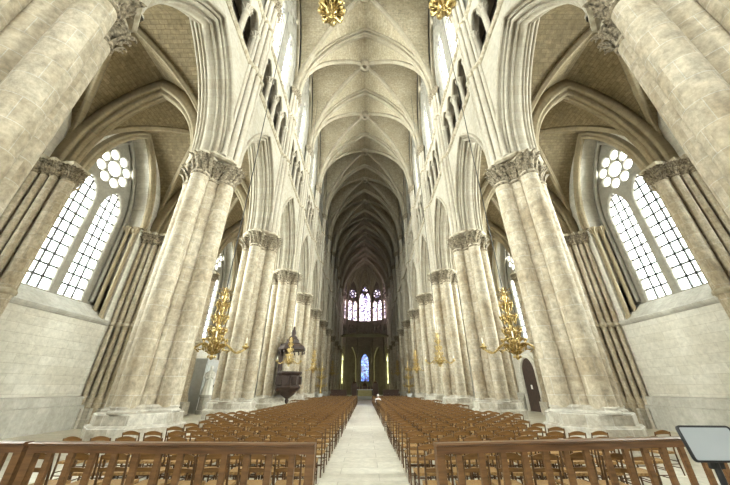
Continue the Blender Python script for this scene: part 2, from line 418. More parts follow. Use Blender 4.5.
mb = MB(); mb.box(-b2, b2, TRI0, TRI1 + .25, -.1, .1); m_back = mb.mesh('triforium_back', M['dark'])
# clerestory
CZ0, CZS, CZA, CW = 24.0, 30.0, 32.3, 1.02
def win_holes(z0, zs, za, cxs, hw, rz, rr, petals=8):
    H = [lancet(c, hw, z0, zs, za) for c in cxs]
    R3 = rr * .268
    H.append(circle(0, rz, rr * .38, 16))
    for i in range(petals):
        a = pi / 8 + 2 * pi * i / petals
        H.append(circle((rr - R3) * cos(a), rz + (rr - R3) * sin(a), R3 * .92, 14))
    return H
m_cler = plate([(-b2, TRI1 + .1), (b2, TRI1 + .1), (b2, 39.6), (-b2, 39.6)], win_holes(CZ0, CZS, CZA, (-1.36, 1.36), CW, 34.0, 1.45) +
               [[(-.22, 32.15), (0, 31.2), (.22, 32.15)]], .6, M['tracery'], 'tracery', .08)
def grid_bars(cxs, hw, z0, za, zs, nv, dz, t=.045, d=.05):
    mb = MB()
    R = (hw * hw + (za - zs) ** 2) / (2 * hw)
    for c in cxs:
        for i in range(1, nv):
            x = -hw + 2 * hw * i / nv; top = zs + sqrt(max(0, R * R - (abs(x) + R - hw) ** 2))
            mb.box(c + x - t / 2, c + x + t / 2, z0, top, -d / 2, d / 2)
        z = z0 + dz
        while z < za - .1:
            w = hw if z < zs else sqrt(max(0, R * R - (z - zs) ** 2)) - (R - hw)
            mb.box(c - w, c + w, z - t / 2, z + t / 2, -d / 2, d / 2); z += dz
    return mb
m_cgrid = grid_bars((-1.36, 1.36), CW, CZ0, CZA, CZS, 3, .85, .07).mesh('lead_grid', M['lead'])
mb = MB(); mb.box(-2.8, 2.8, CZ0 - .1, 35.7, -.01, .01); m_cglass = mb.mesh('glass', M['glass'])
m_cstain = m_cglass.copy(); m_cstain.materials.clear(); m_cstain.materials.append(M['stained'])
mb = MB(); arch_sweep(mb, b2 - .32, VAP - VSP - .5, [(0, -.3), (0, .16)] + roll(.08, .2, .09, 180, 0, 5) + [(.32, .16), (.7, .1), (.7, -.3)], 14, True, .1); m_wrib = mb.mesh('wall_rib', M['rib'])
# jamb shafts beside the clerestory lights
mb = MB()
for dx in (-2.78, 2.78, 0): mb.lathe([(.13, CZ0 - .1), (.1, CZ0 + .1), (.1, CZS - .3), (.16, CZS), (.17, CZS + .1)], 10, (dx, 0, 0))
mb.v = [(x, z, y) for x, y, z in mb.v]
m_cshaft = mb.mesh('window_shaft', M['tracery'])
mb = MB()
L0, L1 = py(K0) - BAY, py(K1)
def string_mesh(y0, y1, prof, mat, name):
    mb = MB(); rows = [[(d, y, z) for d, z in prof] for y in (y0, y1)]
    mb.sweep(rows, [0, y1 - y0], True); mb.cap(rows[0]); mb.cap(rows[1]); return mb.mesh(name, mat)
sp = [(-.1, -.12), (.05, -.1), (.14, .0), (.16, .1), (.05, .17), (-.1, .17)]
m_str = string_mesh(L0, L1, sp, M['abacus'], 'string_course')
m_strR = string_mesh(L0, L1, [(-d, z) for d, z in sp], M['abacus'], 'string_course')

LIGHTS = []
def daylight(x, y, z, sx, sz, toward, rad, col=(1, .975, .935), spread=150):
    L = bpy.data.lights.new('window_daylight', 'AREA'); L.shape = 'RECTANGLE'; L.size = sx; L.size_y = sz
    L.energy = rad * pi * sx * sz; L.color = col; L.spread = radians(spread)
    o = bpy.data.objects.new('window_daylight', L); COL.objects.link(o); o.location = (x, y, z)
    o.rotation_euler = Vector(toward).to_track_quat('-Z', 'Y').to_euler(); LIGHTS.append(o)
    return o
RAD = 9.0
STAIN_FROM = 4                # from this bay on the clerestory holds dark stained glass
wn = [0]
def window(label, kind='structure'):
    wn[0] += 1; return root('window_%d' % wn[0], label, 'window', kind=kind)
BORD = ['behind the camera, second', 'behind the camera', 'nearest, over the frame edge', 'first past the frame edge pier', 'second past the frame edge pier', 'third past the frame edge pier', 'fourth past the frame edge pier',
        'fifth past the frame edge pier', 'sixth past the frame edge pier', 'seventh past the frame edge pier', 'eighth past the frame edge pier', 'ninth past the frame edge pier', 'tenth past the frame edge pier', 'last before the apse']
NB = K1 - K0
for s in (-1, 1):
    sd = 'left' if s < 0 else 'right'
    W = root('wall_' + sd, 'tall cream stone arcade wall with dark triforium arches on the %s of the nave' % sd, 'wall', kind='structure')
    m = side
    link('string_course', m_strR if s > 0 else m_str, W, (s * FACE, 0, TRI0 - .05)); link('string_course', m_strR if s > 0 else m_str, W, (s * FACE, 0, TRI1 + .12))
    for i in range(K0 - 1, K1):
        yc = py(i) + b2
        link('spandrel', m_spandrel, W, mat=side(s * (FACE + .75), yc, SPR))
        link('arch_moulding', m_arc, W, mat=side(s * (FACE + .75), yc, SPR))
        link('triforium_screen', m_tri, W, mat=side(s * (FACE + .25), yc))
        tr = side(s * FACE, yc) if s < 0 else side(s * FACE, yc) @ Matrix.Diagonal((1, 1, -1, 1))
        tr = Matrix.Translation((s * .28, 0, 0)) @ tr
        link('triforium_arch_roll', m_trim, W, mat=tr)
        for j in range(nA + 1):
            link('colonnette', m_coln, W, (s * (FACE + .14), yc - TW + aw * j, 0))
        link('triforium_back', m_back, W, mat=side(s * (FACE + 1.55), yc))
        # clerestory window
        st = i >= STAIN_FROM or i < 0  # bays behind the camera get dark glass only to cut frontal light
        w = window('%s clerestory window high on the %s nave wall, bay %s' % ('dark stained glass' if st else 'bright clear glass', sd, BORD[i - K0 + 0] if i >= K0 else 'at the west wall'))
        w.location = (s * (FACE + .5), yc, 0); loc = Matrix.Rotation(pi / 2, 4, 'Z') @ Matrix.Rotation(pi / 2, 4, 'X')
        link('tracery', m_cler, w, mat=loc)
        link('lead_grid', m_cgrid, w, mat=Matrix.Translation((s * .05, 0, 0)) @ loc)
        link('glass', m_cstain if st else m_cglass, w, mat=Matrix.Translation((s * .10, 0, 0)) @ loc)
        link('window_shaft', m_cshaft, w, mat=Matrix.Translation((-s * .22, 0, 0)) @ loc)
        link('wall_rib', m_wrib, w, mat=Matrix.Translation((-s * .32, 0, VSP)) @ (loc if s > 0 else loc @ Matrix.Diagonal((1, 1, -1, 1))) @ Matrix.Diagonal((1, 1, -1, 1)))
        if not st: daylight(s * (FACE + 1.0), yc, 30., 5.4, 12., (-s, 0, 0), RAD * .5, spread=105)
    mb = MB()
    for z in (TRI0 - .25, TRI1 + .1): mb.box(min(s * FACE, s * (FACE + 1.7)) + .12 * (s > 0), max(s * FACE, s * (FACE + 1.7)) - .12 * (s < 0), L0, L1, z, z + .22)
    mb.obj('triforium_slab', M['wall'], W)

# ------------------------------------------------------------------ vaults
def vprof(a, rise):
    R = (a * a + rise * rise) / (2 * a)
    return lambda t: sqrt(max(0, R * R - (a * t + R - a) ** 2))
def vault_mesh(a, b, rise, name, mat, nt=16, ns=6):
    f = vprof(a, rise); mb = MB(); T = [1 - (1 - i / nt) ** 1.0 for i in range(nt + 1)]
    T = [sin(pi / 2 * i / nt) for i in range(nt + 1)]
    L = [0]
    for i in range(1, nt + 1): L.append(L[-1] + math.hypot(a * (T[i] - T[i - 1]), f(T[i]) - f(T[i - 1])))
    for sx in (-1, 1):
        for sy in (-1, 1):
            P = [[(sx * a * t, sy * b * (t + (1 - t) * j / ns), f(t) + .06) for j in range(ns + 1)] for t in T]
            mb.grid(P, lambda i, j: (b * (T[i] + (1 - T[i]) * j / ns), L[i]))
            P = [[(sx * a * (t + (1 - t) * j / ns), sy * b * t, f(t) + .06) for j in range(ns + 1)] for t in T]
            mb.grid(P, lambda i, j: (a * (T[i] + (1 - T[i]) * j / ns), L[i] * 1.0 + 3))
    return mb.mesh(name, mat)
def diag_rib(a, b, rise, r, mat, name):
    f = vprof(a, rise); mb = MB()
    for sg in (-1, 1):
        pts = []
        for i in range(-20, 21):
            t = sin(pi / 2 * i / 20); pts.append(Vector((a * t, sg * b * t, f(abs(t)))))
        h = Vector((a, sg * b, 0)).normalized(); side_ = Vector((-h.y, h.x, 0)); rows = []; L = [0]
        for i, p in enumerate(pts):
            tt = (pts[min(i + 1, 40)] - pts[max(i - 1, 0)]).normalized(); nn = tt.cross(side_)
            if nn.z > 0: nn = -nn
            prof = [(-1.2, -.6), (-1.1, .3), (-.75, .45), (-.5, .8), (-.3, 1.15), (0, 1.3), (.3, 1.15), (.5, .8), (.75, .45), (1.1, .3), (1.2, -.6)]
            rows.append([tuple(p + side_ * u * r + nn * v * r) for u, v in prof])
            if i: L.append(L[-1] + (p - pts[i - 1]).length)
        mb.sweep(rows, L, True, True)
    return mb.mesh(name, mat)
def trans_rib(a, rise, w, h, mat, name):
    hf = [(h * .9, w)] + [(.05, w * .98)] + roll(-.06, w * .80, w * .24, 60, 260, 6) + [(-.02, w * .50), (-.14, w * .42)] + roll(-.26, w * .24, w * .24, 80, 230, 6) + [(-.24, .0)]
    prof = hf + [(r, -d) for r, d in hf[-2::-1]]
    mb = MB(); arch_sweep(mb, a, rise, prof, 18); return mb.mesh(name, mat)
def boss(r, mat):
    mb = MB()
    mb.lathe([(r * .38, .3), (r * .38, -.02), (r * .5, -.1), (r * .8, -.12), (r, -.02), (r * 1.05, .15), (r * .95, .5)], 24, caps=False)
    mb.lathe([(.0, .25), (r * .4, .25)], 16, caps=False)
    for i in range(12): leaf(mb, (r * .95 * cos(i * pi / 6), r * .95 * sin(i * pi / 6), -.05), i * pi / 6, .2, .3, .05)
    return mb.mesh('boss', mat)
NRISE = VAP - VSP
mv = vault_mesh(VA, b2, NRISE, 'vault_web', M['vault'])
md = diag_rib(VA, b2, NRISE, .19, M['rib'], 'diagonal_rib'); mt = trans_rib(VA, NRISE, .46, .5, M['rib'], 'transverse_rib'); mbo = boss(.66, M['rib'])
CE = root('ceiling', 'high pointed rib vault of pale stone over the nave, darkening towards the apse', 'ceiling', kind='structure')
for i in range(K0 - 1, K1):
    yc = py(i) + b2
    link('vault_web', mv, CE, (0, yc, VSP)); link('diagonal_rib', md, CE, (0, yc, VSP)); link('boss', mbo, CE, (0, yc, VAP - .40))
for k in range(K0, K1 + 1):
    link('transverse_rib', mt, CE, mat=front(0, py(k), VSP))
ARISE = AISAP - SPR
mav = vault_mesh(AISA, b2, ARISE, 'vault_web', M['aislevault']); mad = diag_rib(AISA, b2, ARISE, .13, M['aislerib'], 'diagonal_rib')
mat_ = trans_rib(AISA - .55, ARISE - .5, .42, .5, M['aislerib'], 'transverse_rib'); mab = boss(.28, M['aislerib'])
for s in (-1, 1):
    sd = 'left' if s < 0 else 'right'
    A = root('ceiling_' + sd, 'low brownish rib vault over the %s side aisle' % sd, 'ceiling', kind='structure')
    for i in range(K0 - 1, K1):
        yc = py(i) + b2
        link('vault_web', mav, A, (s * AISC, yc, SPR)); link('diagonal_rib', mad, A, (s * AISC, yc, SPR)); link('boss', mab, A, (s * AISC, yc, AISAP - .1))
    for k in range(K0, K1 + 1): link('transverse_rib', mat_, A, mat=front(s * AISC, py(k), SPR))
mb = MB(); mb.box(-8.4, 8.4, L0 - 1, 112, 39.5, 39.9); RO = mb.obj('ceiling_roof', M['dark']); tag(RO, 'timber roof deck above the nave vault, unseen from below', 'roof', kind='structure')  # added slab that stops sky light leaking past the vault edges

# ------------------------------------------------------------------ aisle outer walls
AZ0, AZS, AZA = 6.3, 11.75, 13.25
AW, AC = .72, .95
GX = AX + 1.2
OPN = 2.45
outl = [(-b2, 0), (b2, 0), (b2, 18.6), (-b2, 18.6)]
opening = [(-OPN, 5.35)] + [(x, SPR + z) for x, z in arch(OPN, 5.85, 12)] + [(OPN, 5.35)]
notch = [(-OPN, 5.35)] + [(x, SPR + z) for x, z in arch(OPN, 5.85, 12)] + [(OPN, 7.6), (OPN + 1.1, 7.6), (OPN + 1.1, 5.5), (OPN, 5.5), (OPN, 5.35)]
m_aw1 = plate(outl, [opening], .25, M['aisle'], 'wall_face'); m_aw2 = plate(outl, [notch], .75, M['aisle'], 'wall_core')
m_atr = plate(outl, win_holes(AZ0, AZS, AZA, (-AC, AC), AW, 14.5, 1.27) , .36, M['tracery'], 'tracery', .05)
m_agr = grid_bars((-AC, AC), AW, AZ0, AZA, AZS, 3, .62, .105, .05).mesh('lead_grid', M['lead'])
mb = MB(); mb.box(-2.0, 2.0, AZ0 - .05, 15.9, -.01, .01); m_agl = mb.mesh('glass', M['glass'])
m_agd = m_agl.copy(); m_agd.materials.clear(); m_agd.materials.append(M['stained'])
mb = MB(); arch_sweep(mb, OPN - .05, 5.8, [(-.02, .3)] + roll(.05, .36, .11, 200, 20, 5) + [(.2, .36)] + roll(.3, .40, .1, 200, -20, 5) + [(.5, .3), (.5, .2), (0, .2)], 14); m_aml = mb.mesh('arch_moulding', M['aislerib'])
mb = MB(); arch_sweep(mb, 2.02, 5.2, [(0, .1)] + roll(.08, .2, .11, 200, 0, 5) + [(.22, .1)], 14, True, 5.1); m_aml2 = mb.mesh('window_order', M['tracery'])
mb = MB(); mb.lathe([(.17, 5.36), (.17, 5.55), (.11, 5.7), (.11, 10.9), (.14, 10.93), (.11, 10.98), (.13, 11.15), (.21, 11.36), (.22, 11.46)], 14)
for i_ in range(9): leaf(mb, (.11 * cos(i_ * 2 * pi / 9), .11 * sin(i_ * 2 * pi / 9), 11.0), i_ * 2 * pi / 9, .1, .33, .1)
m_jamb = mb.mesh('jamb_shaft', M['aislerib'])
def resp(mb, x, y, r, z1=10.6, z0=0.):
    mb.lathe([(r + .12, z0), (r + .12, z0 + 1.1), (r + .08, z0 + 1.2), (r + .1, z0 + 1.3), (r, z0 + 1.42), (r, z1)], 14, (x, y, 0), caps=False)
RSH = ((1.02, 0, .27), (.72, .36, .14), (.72, -.36, .14), (.42, .50, .13), (.42, -.50, .13), (.14, .68, .12), (.14, -.68, .12))
def make_respond():
    R = root('respond', '', 'half pillar', kind='structure')       # projects towards +x locally
    for x, y, r in RSH:
        mb = MB(); resp(mb, x, y, r); mb.obj('shaft', M['pier'], R)
    mb = MB(); mb.box(-.1, .12, -.62, .62, 0, 11.4); mb.box(.1, .42, -.40, .40, 0, 11.4); mb.box(.4, .75, -.2, .2, 0, 11.4); mb.obj('core', M['pier'], R)
    mb = MB(); rng = random.Random(5)
    for x, y, r in RSH:
        mb.lathe([(r, 10.55), (r + .05, 10.6), (r, 10.66), (r + .03, 11.0), (r + .12, 11.25)], 14, (x, y, 0))
        n = int(12 + r * 20)
        for i in range(n):
            a = -pi * .6 + 1.2 * pi * i / (n - 1)
            for z in (10.66, 10.80, 10.95): leaf(mb, (x + r * cos(a), y + r * sin(a), z), a + rng.uniform(-.2, .2), .11, .3, .1)
    mb.obj('capital', M['carve'], R)
    mb = MB(); mb.box(-.05, 1.36, -.45, .45, 11.25, 11.46); mb.box(-.05, .72, -.72, .72, 11.25, 11.46); mb.box(-.05, .4, -.92, .92, 11.25, 11.46); mb.obj('abacus', M['abacus'], R)
    mb = MB(); mb.box(-.05, 1.42, -.5, .5, 0, .9); mb.box(-.05, .8, -.8, .8, 0, .9); mb.box(-.05, .48, -.98, .98, 0, .9); mb.obj('plinth', M['plinth'], R)
    mb = MB()
    for x, y, r in RSH:
        mb.lathe([(r, 5.1), (r + .08, 5.15), (r + .1, 5.25), (r, 5.36)], 14, (x, y, 0), caps=False)
    mb.obj('shaft_ring', M['abacus'], R)
    return R
RS = make_respond(); first = True
sp2 = [(-.1, -.12), (.06, -.1), (.16, .0), (.2, .1), (.08, .17), (-.1, .17)]
DOOR_BAY = 3
for s in (-1, 1):
    sd = 'left' if s < 0 else 'right'
    W = root('wall_outer_' + sd, 'pale ashlar outer wall of the %s side aisle with string course and bench' % sd, 'wall', kind='structure')
    prof = sp2 if s < 0 else [(-d, z) for d, z in sp2]
    link('string_course', string_mesh(L0, L1, prof, M['bench'], 'string_course'), W, (s * AX, 0, 5.2))
    for (y0, y1) in ([(L0, L1)] if s < 0 else [(L0, py(DOOR_BAY) + b2 - 1.5), (py(DOOR_BAY) + b2 + 1.5, L1)]):
        bp = [(0, 0), (.42, 0), (.42, 1.02), (.36, 1.06), (.30, 1.06), (.26, 1.38), (.2, 1.45), (0, 1.48)]
        if s > 0: bp = [(-d, z) for d, z in bp]
        link('stone_bench', string_mesh(y0, y1, bp, M['bench'], 'stone_bench'), W, (s * AX, 0, 0))
    for i in range(K0 - 1, K1):
        yc = py(i) + b2
        link('wall_face', m_aw1, W, mat=side(s * (AX + .125), yc)); link('wall_core', m_aw2, W, mat=side(s * (AX + .625), yc))
        link('arch_moulding', m_aml, W, mat=side(s * (AX + .3), yc, SPR) @ Matrix.Diagonal((1, 1, -s, 1)))
        for yy in (-OPN + .1, OPN - .1):
            for dx in (.22, .62): link('jamb_shaft', m_jamb, W, (s * (AX + dx), yc + yy * (1 - .045 * (dx > .5)), 0))
        mb = MB(); q = [(0, 5.3), (0, 5.36), (.95, 6.2), (1.1, 6.2), (1.1, 5.3)]
        rows = [[(s * d, y, z) for d, z in q] for y in (-OPN, OPN)]; mb.sweep(rows, [0, 2 * OPN]); mb.cap(rows[0]); mb.cap(rows[1])
        mb.obj('sloped_sill', M['bench'], W, (s * AX, yc, 0))
        st = i >= 5 or i < 0  # windows behind the camera darkened to weaken frontal light on the piers
        w = window('%s two-light aisle window with rosette, %s outer wall, bay %s' % ('dark stained' if st else 'bright clear', sd, BORD[i - K0] if i >= K0 else 'at the west wall'))
        w.location = (s * GX, yc, 0); loc = Matrix.Rotation(pi / 2, 4, 'Z') @ Matrix.Rotation(pi / 2, 4, 'X')
        link('tracery', m_atr, w, mat=loc)
        link('lead_grid', m_agr, w, mat=Matrix.Translation((s * .03, 0, 0)) @ loc)
        link('glass', m_agd if st else m_agl, w, mat=Matrix.Translation((s * .08, 0, 0)) @ loc)
        link('window_order', m_aml2, w, mat=Matrix.Translation((-s * .1, 0, SPR)) @ loc @ Matrix.Diagonal((1, 1, -s, 1)))
        if not st: daylight(s * (GX + .6), yc, 11., 3.8, 10., (-s, 0, 0), RAD * 1.9, spread=115)
    for k in range(K0, K1 + 1):
        lab = 'bundled shafts on the %s aisle wall, level with the pier %s' % (sd, (ORD[k].split(',')[0]) if k >= 0 else ('just behind the camera' if k == -1 else 'farthest behind the camera'))
        o = RS if first else copy_tree(RS)
        first = False
        o.location = (s * AX, py(k), 0); o.rotation_euler = (0, 0, 0 if s < 0 else pi); o['label'] = lab; o['group'] = 'wall shaft bundles of the %s aisle' % sd
    mb = MB(); mb.box(min(s * 8, s * 17), max(s * 8, s * 17), L0 - 1, L1 + 1, 18.6, 18.9)  # added slab that shuts sky light out above the aisle vault
    tag(mb.obj('ceiling_deck_' + sd, M['dark']), 'roof deck above the %s aisle vault, unseen from below' % sd, 'roof', kind='structure')

# ------------------------------------------------------------------ floor and west wall
mb = MB(); mb.box(-18, 18, L0 - 1, 115, -.3, 0); tag(mb.obj('floor', M['floor']), 'pale worn flagstone floor under the rows of chairs', 'floor', kind='structure')
mb = MB(); mb.box(-.98, .98, L0, 60, -.01, .006); tag(mb.obj('floor_path', M['aislepath']), 'light stone path down the middle of the nave between the chairs', 'floor', kind='structure')
WY = L0
mw = plate([(-17, 0), (17, 0), (17, 39.6), (-17, 39.6)], [[(-4.8, 8)] + [(x, 26 + z) for x, z in arch(4.8, 8, 12)] + [(4.8, 8)]], .6, M['wall'], 'wall_back')
o = link('wall_back', mw, None, mat=front(0, WY, 0)); tag(o, 'west end wall behind the camera with one vast window', 'wall', kind='structure')
w = window('vast west window behind the camera'); w.location = (0, WY, 0)
mb = MB(); mb.box(-5, 5, -.01, .01, 7.9, 34.2); mb.obj('glass', M['glass'], w)
mb = MB()
for x in (-3, -1, 1, 3): mb.box(x - .1, x + .1, -.15, .1, 8, 33)
for z in (14, 20, 26): mb.box(-4.8, 4.8, -.15, .1, z - .1, z + .1)
mb.obj('mullion', M['tracery'], w)
daylight(0, WY - 1.0, 20, 9.4, 24, (0, 1, 0), RAD * .3)

# ------------------------------------------------------------------ apse
AY, AR = py(K1), 6.6
fac = 5; ang = pi / fac
fw = 2 * AR * math.tan(ang / 2) ; ap = AR
hole_a = [(-fw * .36, 0)] + [(x, 8.6 + z) for x, z in arch(fw * .36, 4.0, 8)] + [(fw * .36, 0)]
tri = [(-fw * .40, 15.2)]
for i in range(3):
    c = -fw * .40 + fw * .8 / 3 * (i + .5); tri += [(c + x, 17.6 + z) for x, z in arch(fw * .4 / 3 - .08, 1.4, 5)]
tri.append((fw * .40, 15.2))
ht = fw * .21
m_apback = MB().box(-fw * .66, fw * .66, .7, .9, 14.4, 20.0).mesh('triforium_back', M['dark'])
m_aps = []
for dz, rr_ in ((0, fw * .37), (-2.6, fw * .33)):
    holes = [[(-fw * .36, .02)] + hole_a[1:-1] + [(fw * .36, .02)], tri] + win_holes(20.3, 27.6 + dz, 29.2 + dz, (-ht, ht), ht - .10, 31.2 + dz, rr_)
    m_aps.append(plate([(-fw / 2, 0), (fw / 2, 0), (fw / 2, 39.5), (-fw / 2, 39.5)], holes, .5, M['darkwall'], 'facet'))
wa = root('wall_apse', 'dim polygonal apse with arcade, triforium and tall windows closing the church', 'wall', kind='structure')
mb = MB(); mb.box(-fw * .43, fw * .43, 20.0, 33.4, -.01, .01); m_apg = mb.mesh('glass', M['apseglass'])
apb = grid_bars((-ht, ht), ht - .12, 20.3, 29.4, 27.8, 2, 1.0, .06).mesh('lead_grid', M['lead'])
CY = AY + 1.0
names = ['far left', 'left of centre', 'centre', 'right of centre', 'far right']
for i in range(fac):
    a = pi - ang * (i + .5)                     # direction of the facet from the apse centre
    c = Vector((ap * cos(a), CY + ap * sin(a), 0)); rz = a - pi / 2
    mat = Matrix.Translation(c) @ Matrix.Rotation(rz, 4, 'Z') @ FRONT
    link('facet', m_aps[0 if i == 2 else 1], wa, mat=mat)
    q = link('triforium_back', m_apback, wa); q.matrix_local = Matrix.Translation(c) @ Matrix.Rotation(rz, 4, 'Z')
    w = window('tall traceried apse window, %s facet' % names[i]); w.matrix_world = Matrix.Translation(c) @ Matrix.Rotation(rz, 4, 'Z')
    link('lead_grid', apb, w, mat=Matrix.Translation((0, .1, 0)) @ FRONT); link('glass', m_apg, w, mat=Matrix.Translation((0, .15, 0)) @ FRONT)
    n = Vector((-cos(a), -sin(a), 0)); p = c - n * .8
    daylight(p.x, p.y, 26.8, fw * .8, 13, n, RAD)
for i in range(fac + 1):
    a = pi - ang * i; r = ap / cos(ang / 2)
    mb = MB(); x, y = r * cos(a), CY + r * sin(a)
    mb.lathe([(.75, 0), (.75, .9), (.5, 1.1), (.5, 8.0), (.7, 8.5), (.75, 8.7)], 20, (x, y, 0)); mb.lathe([(.22, 8.7), (.22, 25), (.35, 25.5)], 12, (x * .94, CY + (y - CY) * .94, 0))
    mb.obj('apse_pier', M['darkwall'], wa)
# half-dome vault: webs rising from each facet to the crown
mb = MB(); f = vprof(ap, VAP - 25.5)
n = fac * 4; P = []
for j in range(13):
    t = 1 - j / 12; row = []
    for i in range(n + 1):
        a = pi - pi * i / n; k = min(int(i / 4), fac - 1); am = pi - ang * (k + .5); rr = ap / cos(a - am) if i % 4 else ap / cos(ang / 2)
        bulge = (VAP - 25.5) * .55 * sin(pi * ((i % 4) / 4)) * t * .9
        row.append((rr * t * cos(a), CY + rr * t * sin(a), min(25.5 + f(t) + bulge, VAP + 1.5)))
    P.append(row)
mb.grid(P, lambda i, j: (j * .5, i * .6)); mb.obj('ceiling_apse', M['vault'], None)
tag(bpy.data.objects['ceiling_apse'], 'dark ribbed vault over the apse', 'ceiling', kind='structure')
mb = MB()
for i in range(fac + 1):
    a = pi - ang * i; r = ap / cos(ang / 2)
    mb.tube([(r * t * cos(a) * .98, CY + r * t * sin(a) * .98, 25.5 + f(t) - .1) for t in [1 - q / 10 for q in range(11)]], .2, 8)
mb.obj('apse_rib', M['rib'], bpy.data.objects['ceiling_apse'])
# ambulatory behind the arcade
wb = root('wall_ambulatory', 'shadowy ambulatory wall seen between the apse piers', 'wall', kind='structure')
BR = 13.5; bw_ = 2 * BR * math.tan(ang / 2)
for i in range(fac):
    a = pi - ang * (i + .5); c = Vector((BR * cos(a), CY + BR * sin(a), 0)); rz = a - pi / 2
    mid = i == 2
    hw = 1.15 if mid else 1.6
    z0, za = (3.7, 11.4) if mid else (3.0, 12.0)
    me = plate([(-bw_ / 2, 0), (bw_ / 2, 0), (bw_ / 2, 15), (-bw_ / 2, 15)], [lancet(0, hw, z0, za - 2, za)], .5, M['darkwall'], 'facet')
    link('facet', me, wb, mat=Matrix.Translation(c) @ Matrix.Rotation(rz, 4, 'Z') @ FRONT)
    w = window(('bright blue stained glass lancet glowing low in the middle of the apse' if mid else 'yellowish ambulatory lancet behind the apse arcade, %s facet' % names[i]))
    w.matrix_world = Matrix.Translation(c) @ Matrix.Rotation(rz, 4, 'Z')
    mb = MB(); mb.box(-hw - .1, hw + .1, .1, .12, z0 - .1, za + .1); mb.obj('glass', M['blueglass'] if mid else M['greenglass'], w)
    mb = grid_bars((0,), hw, z0, za, za - 2, 2, 1.0, .08); mb.v = [(x, z + .05, y) for x, y, z in mb.v]; mb.obj('lead_grid', M['lead'], w)
    nn = Vector((-cos(a), -sin(a), 0)); p = c - nn * .9
    daylight(p.x, p.y, (z0 + za) / 2, hw * 2, za - z0, nn, RAD * (1 if mid else 2))
mb = MB(); mb.box(-17, 17, AY, 113, 14.4, 14.8)
hole_c = circle(0, CY - AY, ap * 1.03, 40)
bpy.data.objects.remove(mb.obj('tmp', M['dark']))
me = plate([(-17, 0), (17, 0), (17, 30), (-17, 30)], [circle(0, CY - AY, ap * 1.02, 40)], .4, M['darkwall'], 'ceiling_ambulatory')
o = link('ceiling_ambulatory', me, None, (0, AY, 14.6)); tag(o, 'dim flat vault over the ambulatory', 'ceiling', kind='structure')
mb = MB()
for s in (-1, 1): mb.box(min(s * 6.9, s * 17), max(s * 6.9, s * 17), AY + .4, AY + .7, 14.6, 39.5)
mb.obj('wall_end', M['darkwall']); tag(bpy.data.objects['wall_end'], 'end walls closing the aisles beside the apse', 'wall', kind='structure')
mb = MB()
for s in (-1, 1): mb.box(min(s * 14.5, s * 16.6), max(s * 14.5, s * 16.6), AY, AY + 2.5, 0, 15)
mb.obj('wall_return', M['darkwall']); tag(bpy.data.objects['wall_return'], 'short wall returns where aisle meets ambulatory', 'wall', kind='structure')
mb = MB()
for s in (-1, 1): mb.box(s * 9.3 - 2.4, s * 9.3 + 2.4, AY + .6, 113, 14.8, 39.5)
bpy.data.objects.remove(mb.obj('tmp', M['dark']))

# ------------------------------------------------------------------ door and grey panel and statue in the third bays
yc = py(DOOR_BAY) + b2
D = root('door_1', 'dark arched wooden door in the right aisle wall with a small paper notice', 'door', (AX, yc, 0), kind='structure')
dm = plate([(-1.15, 0)] + [(x, 3.1 + z) for x, z in arch(1.15, 1.25, 8)] + [(1.15, 0)], [], .14, M['darkwood'], 'door_leaf', .02)
link('door_leaf', dm, D, mat=Matrix.Translation((-.02, 0, 0)) @ SIDE)
mb = MB(); arch_sweep(mb, 1.15, 1.25, [(0, -.2), (0, .1), (.08, .22), (.22, .22), (.34, .1), (.34, -.2)], 10, False, 3.1)
link('door_surround', mb.mesh('door_surround', M['aisle']), D, mat=Matrix.Translation((0, 0, 3.1)) @ SIDE @ Matrix.Diagonal((1, 1, -1, 1)))
mb = MB(); mb.box(-.13, -.1, -.12, .12, 1.75, 2.1); mb.obj('notice', M['marble'], D)
mb = MB(); mb.lathe([(0, .03), (.05, .02), (.05, 0)], 12); mb.obj('door_handle', M['iron'], D, (-.11, .8, 1.2), (0, -pi / 2, 0))
G = root('cupboard', 'tall plain grey double cupboard against the left aisle wall', 'cupboard', (-AX + .45, yc + .2, 0))
mb = MB(); mb.box(0, .95, -2.1, 2.1, 0, 4.05); mb.box(-.02, 1.02, -2.15, 2.15, 3.95, 4.15); mb.box(-.02, 1.0, -2.12, 2.12, 0, .15); mb.obj('body', M['grey'], G)
for y in (-1.02, 1.02):
    mb = MB(); mb.box(.95, 1.0, y - .98, y + .98, .2, 3.9)
    for z0, z1 in ((.4, 1.9), (2.1, 3.7)): mb.box(1.0, 1.03, y - .8, y + .8, z0, z1)
    d = mb.obj('door', M['grey'], G); mb = MB(); mb.box(1.0, 1.06, -y * .12 - .03, -y * .12 + .03, 1.9, 2.1); mb.obj('handle', M['iron'], d)

# ------------------------------------------------------------------ figures
def skin_body(name, edges, radii, mat, parent=None, levels=2):
    V = list(radii.keys()); ix = {k: i for i, k in enumerate(V)}
    me = bpy.data.meshes.new(name); me.from_pydata([radii[k][0] for k in V], [(ix[a], ix[b]) for a, b in edges], [])
    o = link(name, me, None)
    md = o.modifiers.new('Skin', 'SKIN'); md.use_smooth_shade = True
    sv = me.skin_vertices[0].data if me.skin_vertices else None
    if sv is None:
        bm = bmesh.new(); bm.from_mesh(me); bm.verts.layers.skin.verify(); bm.to_mesh(me); bm.free(); sv = me.skin_vertices[0].data
    for i, k in enumerate(V):
        r = radii[k][1]; sv[i].radius = r if isinstance(r, tuple) else (r, r); sv[i].use_root = (i == 0)
    sd = o.modifiers.new('Subsurf', 'SUBSURF'); sd.levels = levels; sd.render_levels = levels
    dg = bpy.context.evaluated_depsgraph_get(); dg.update()
    me2 = bpy.data.meshes.new_from_object(o.evaluated_get(dg)); bpy.data.objects.remove(o)
    me2.materials.clear(); me2.materials.append(mat)
    for p in me2.polygons: p.use_smooth = True
    me2.name = name
    return link(name, me2, parent)
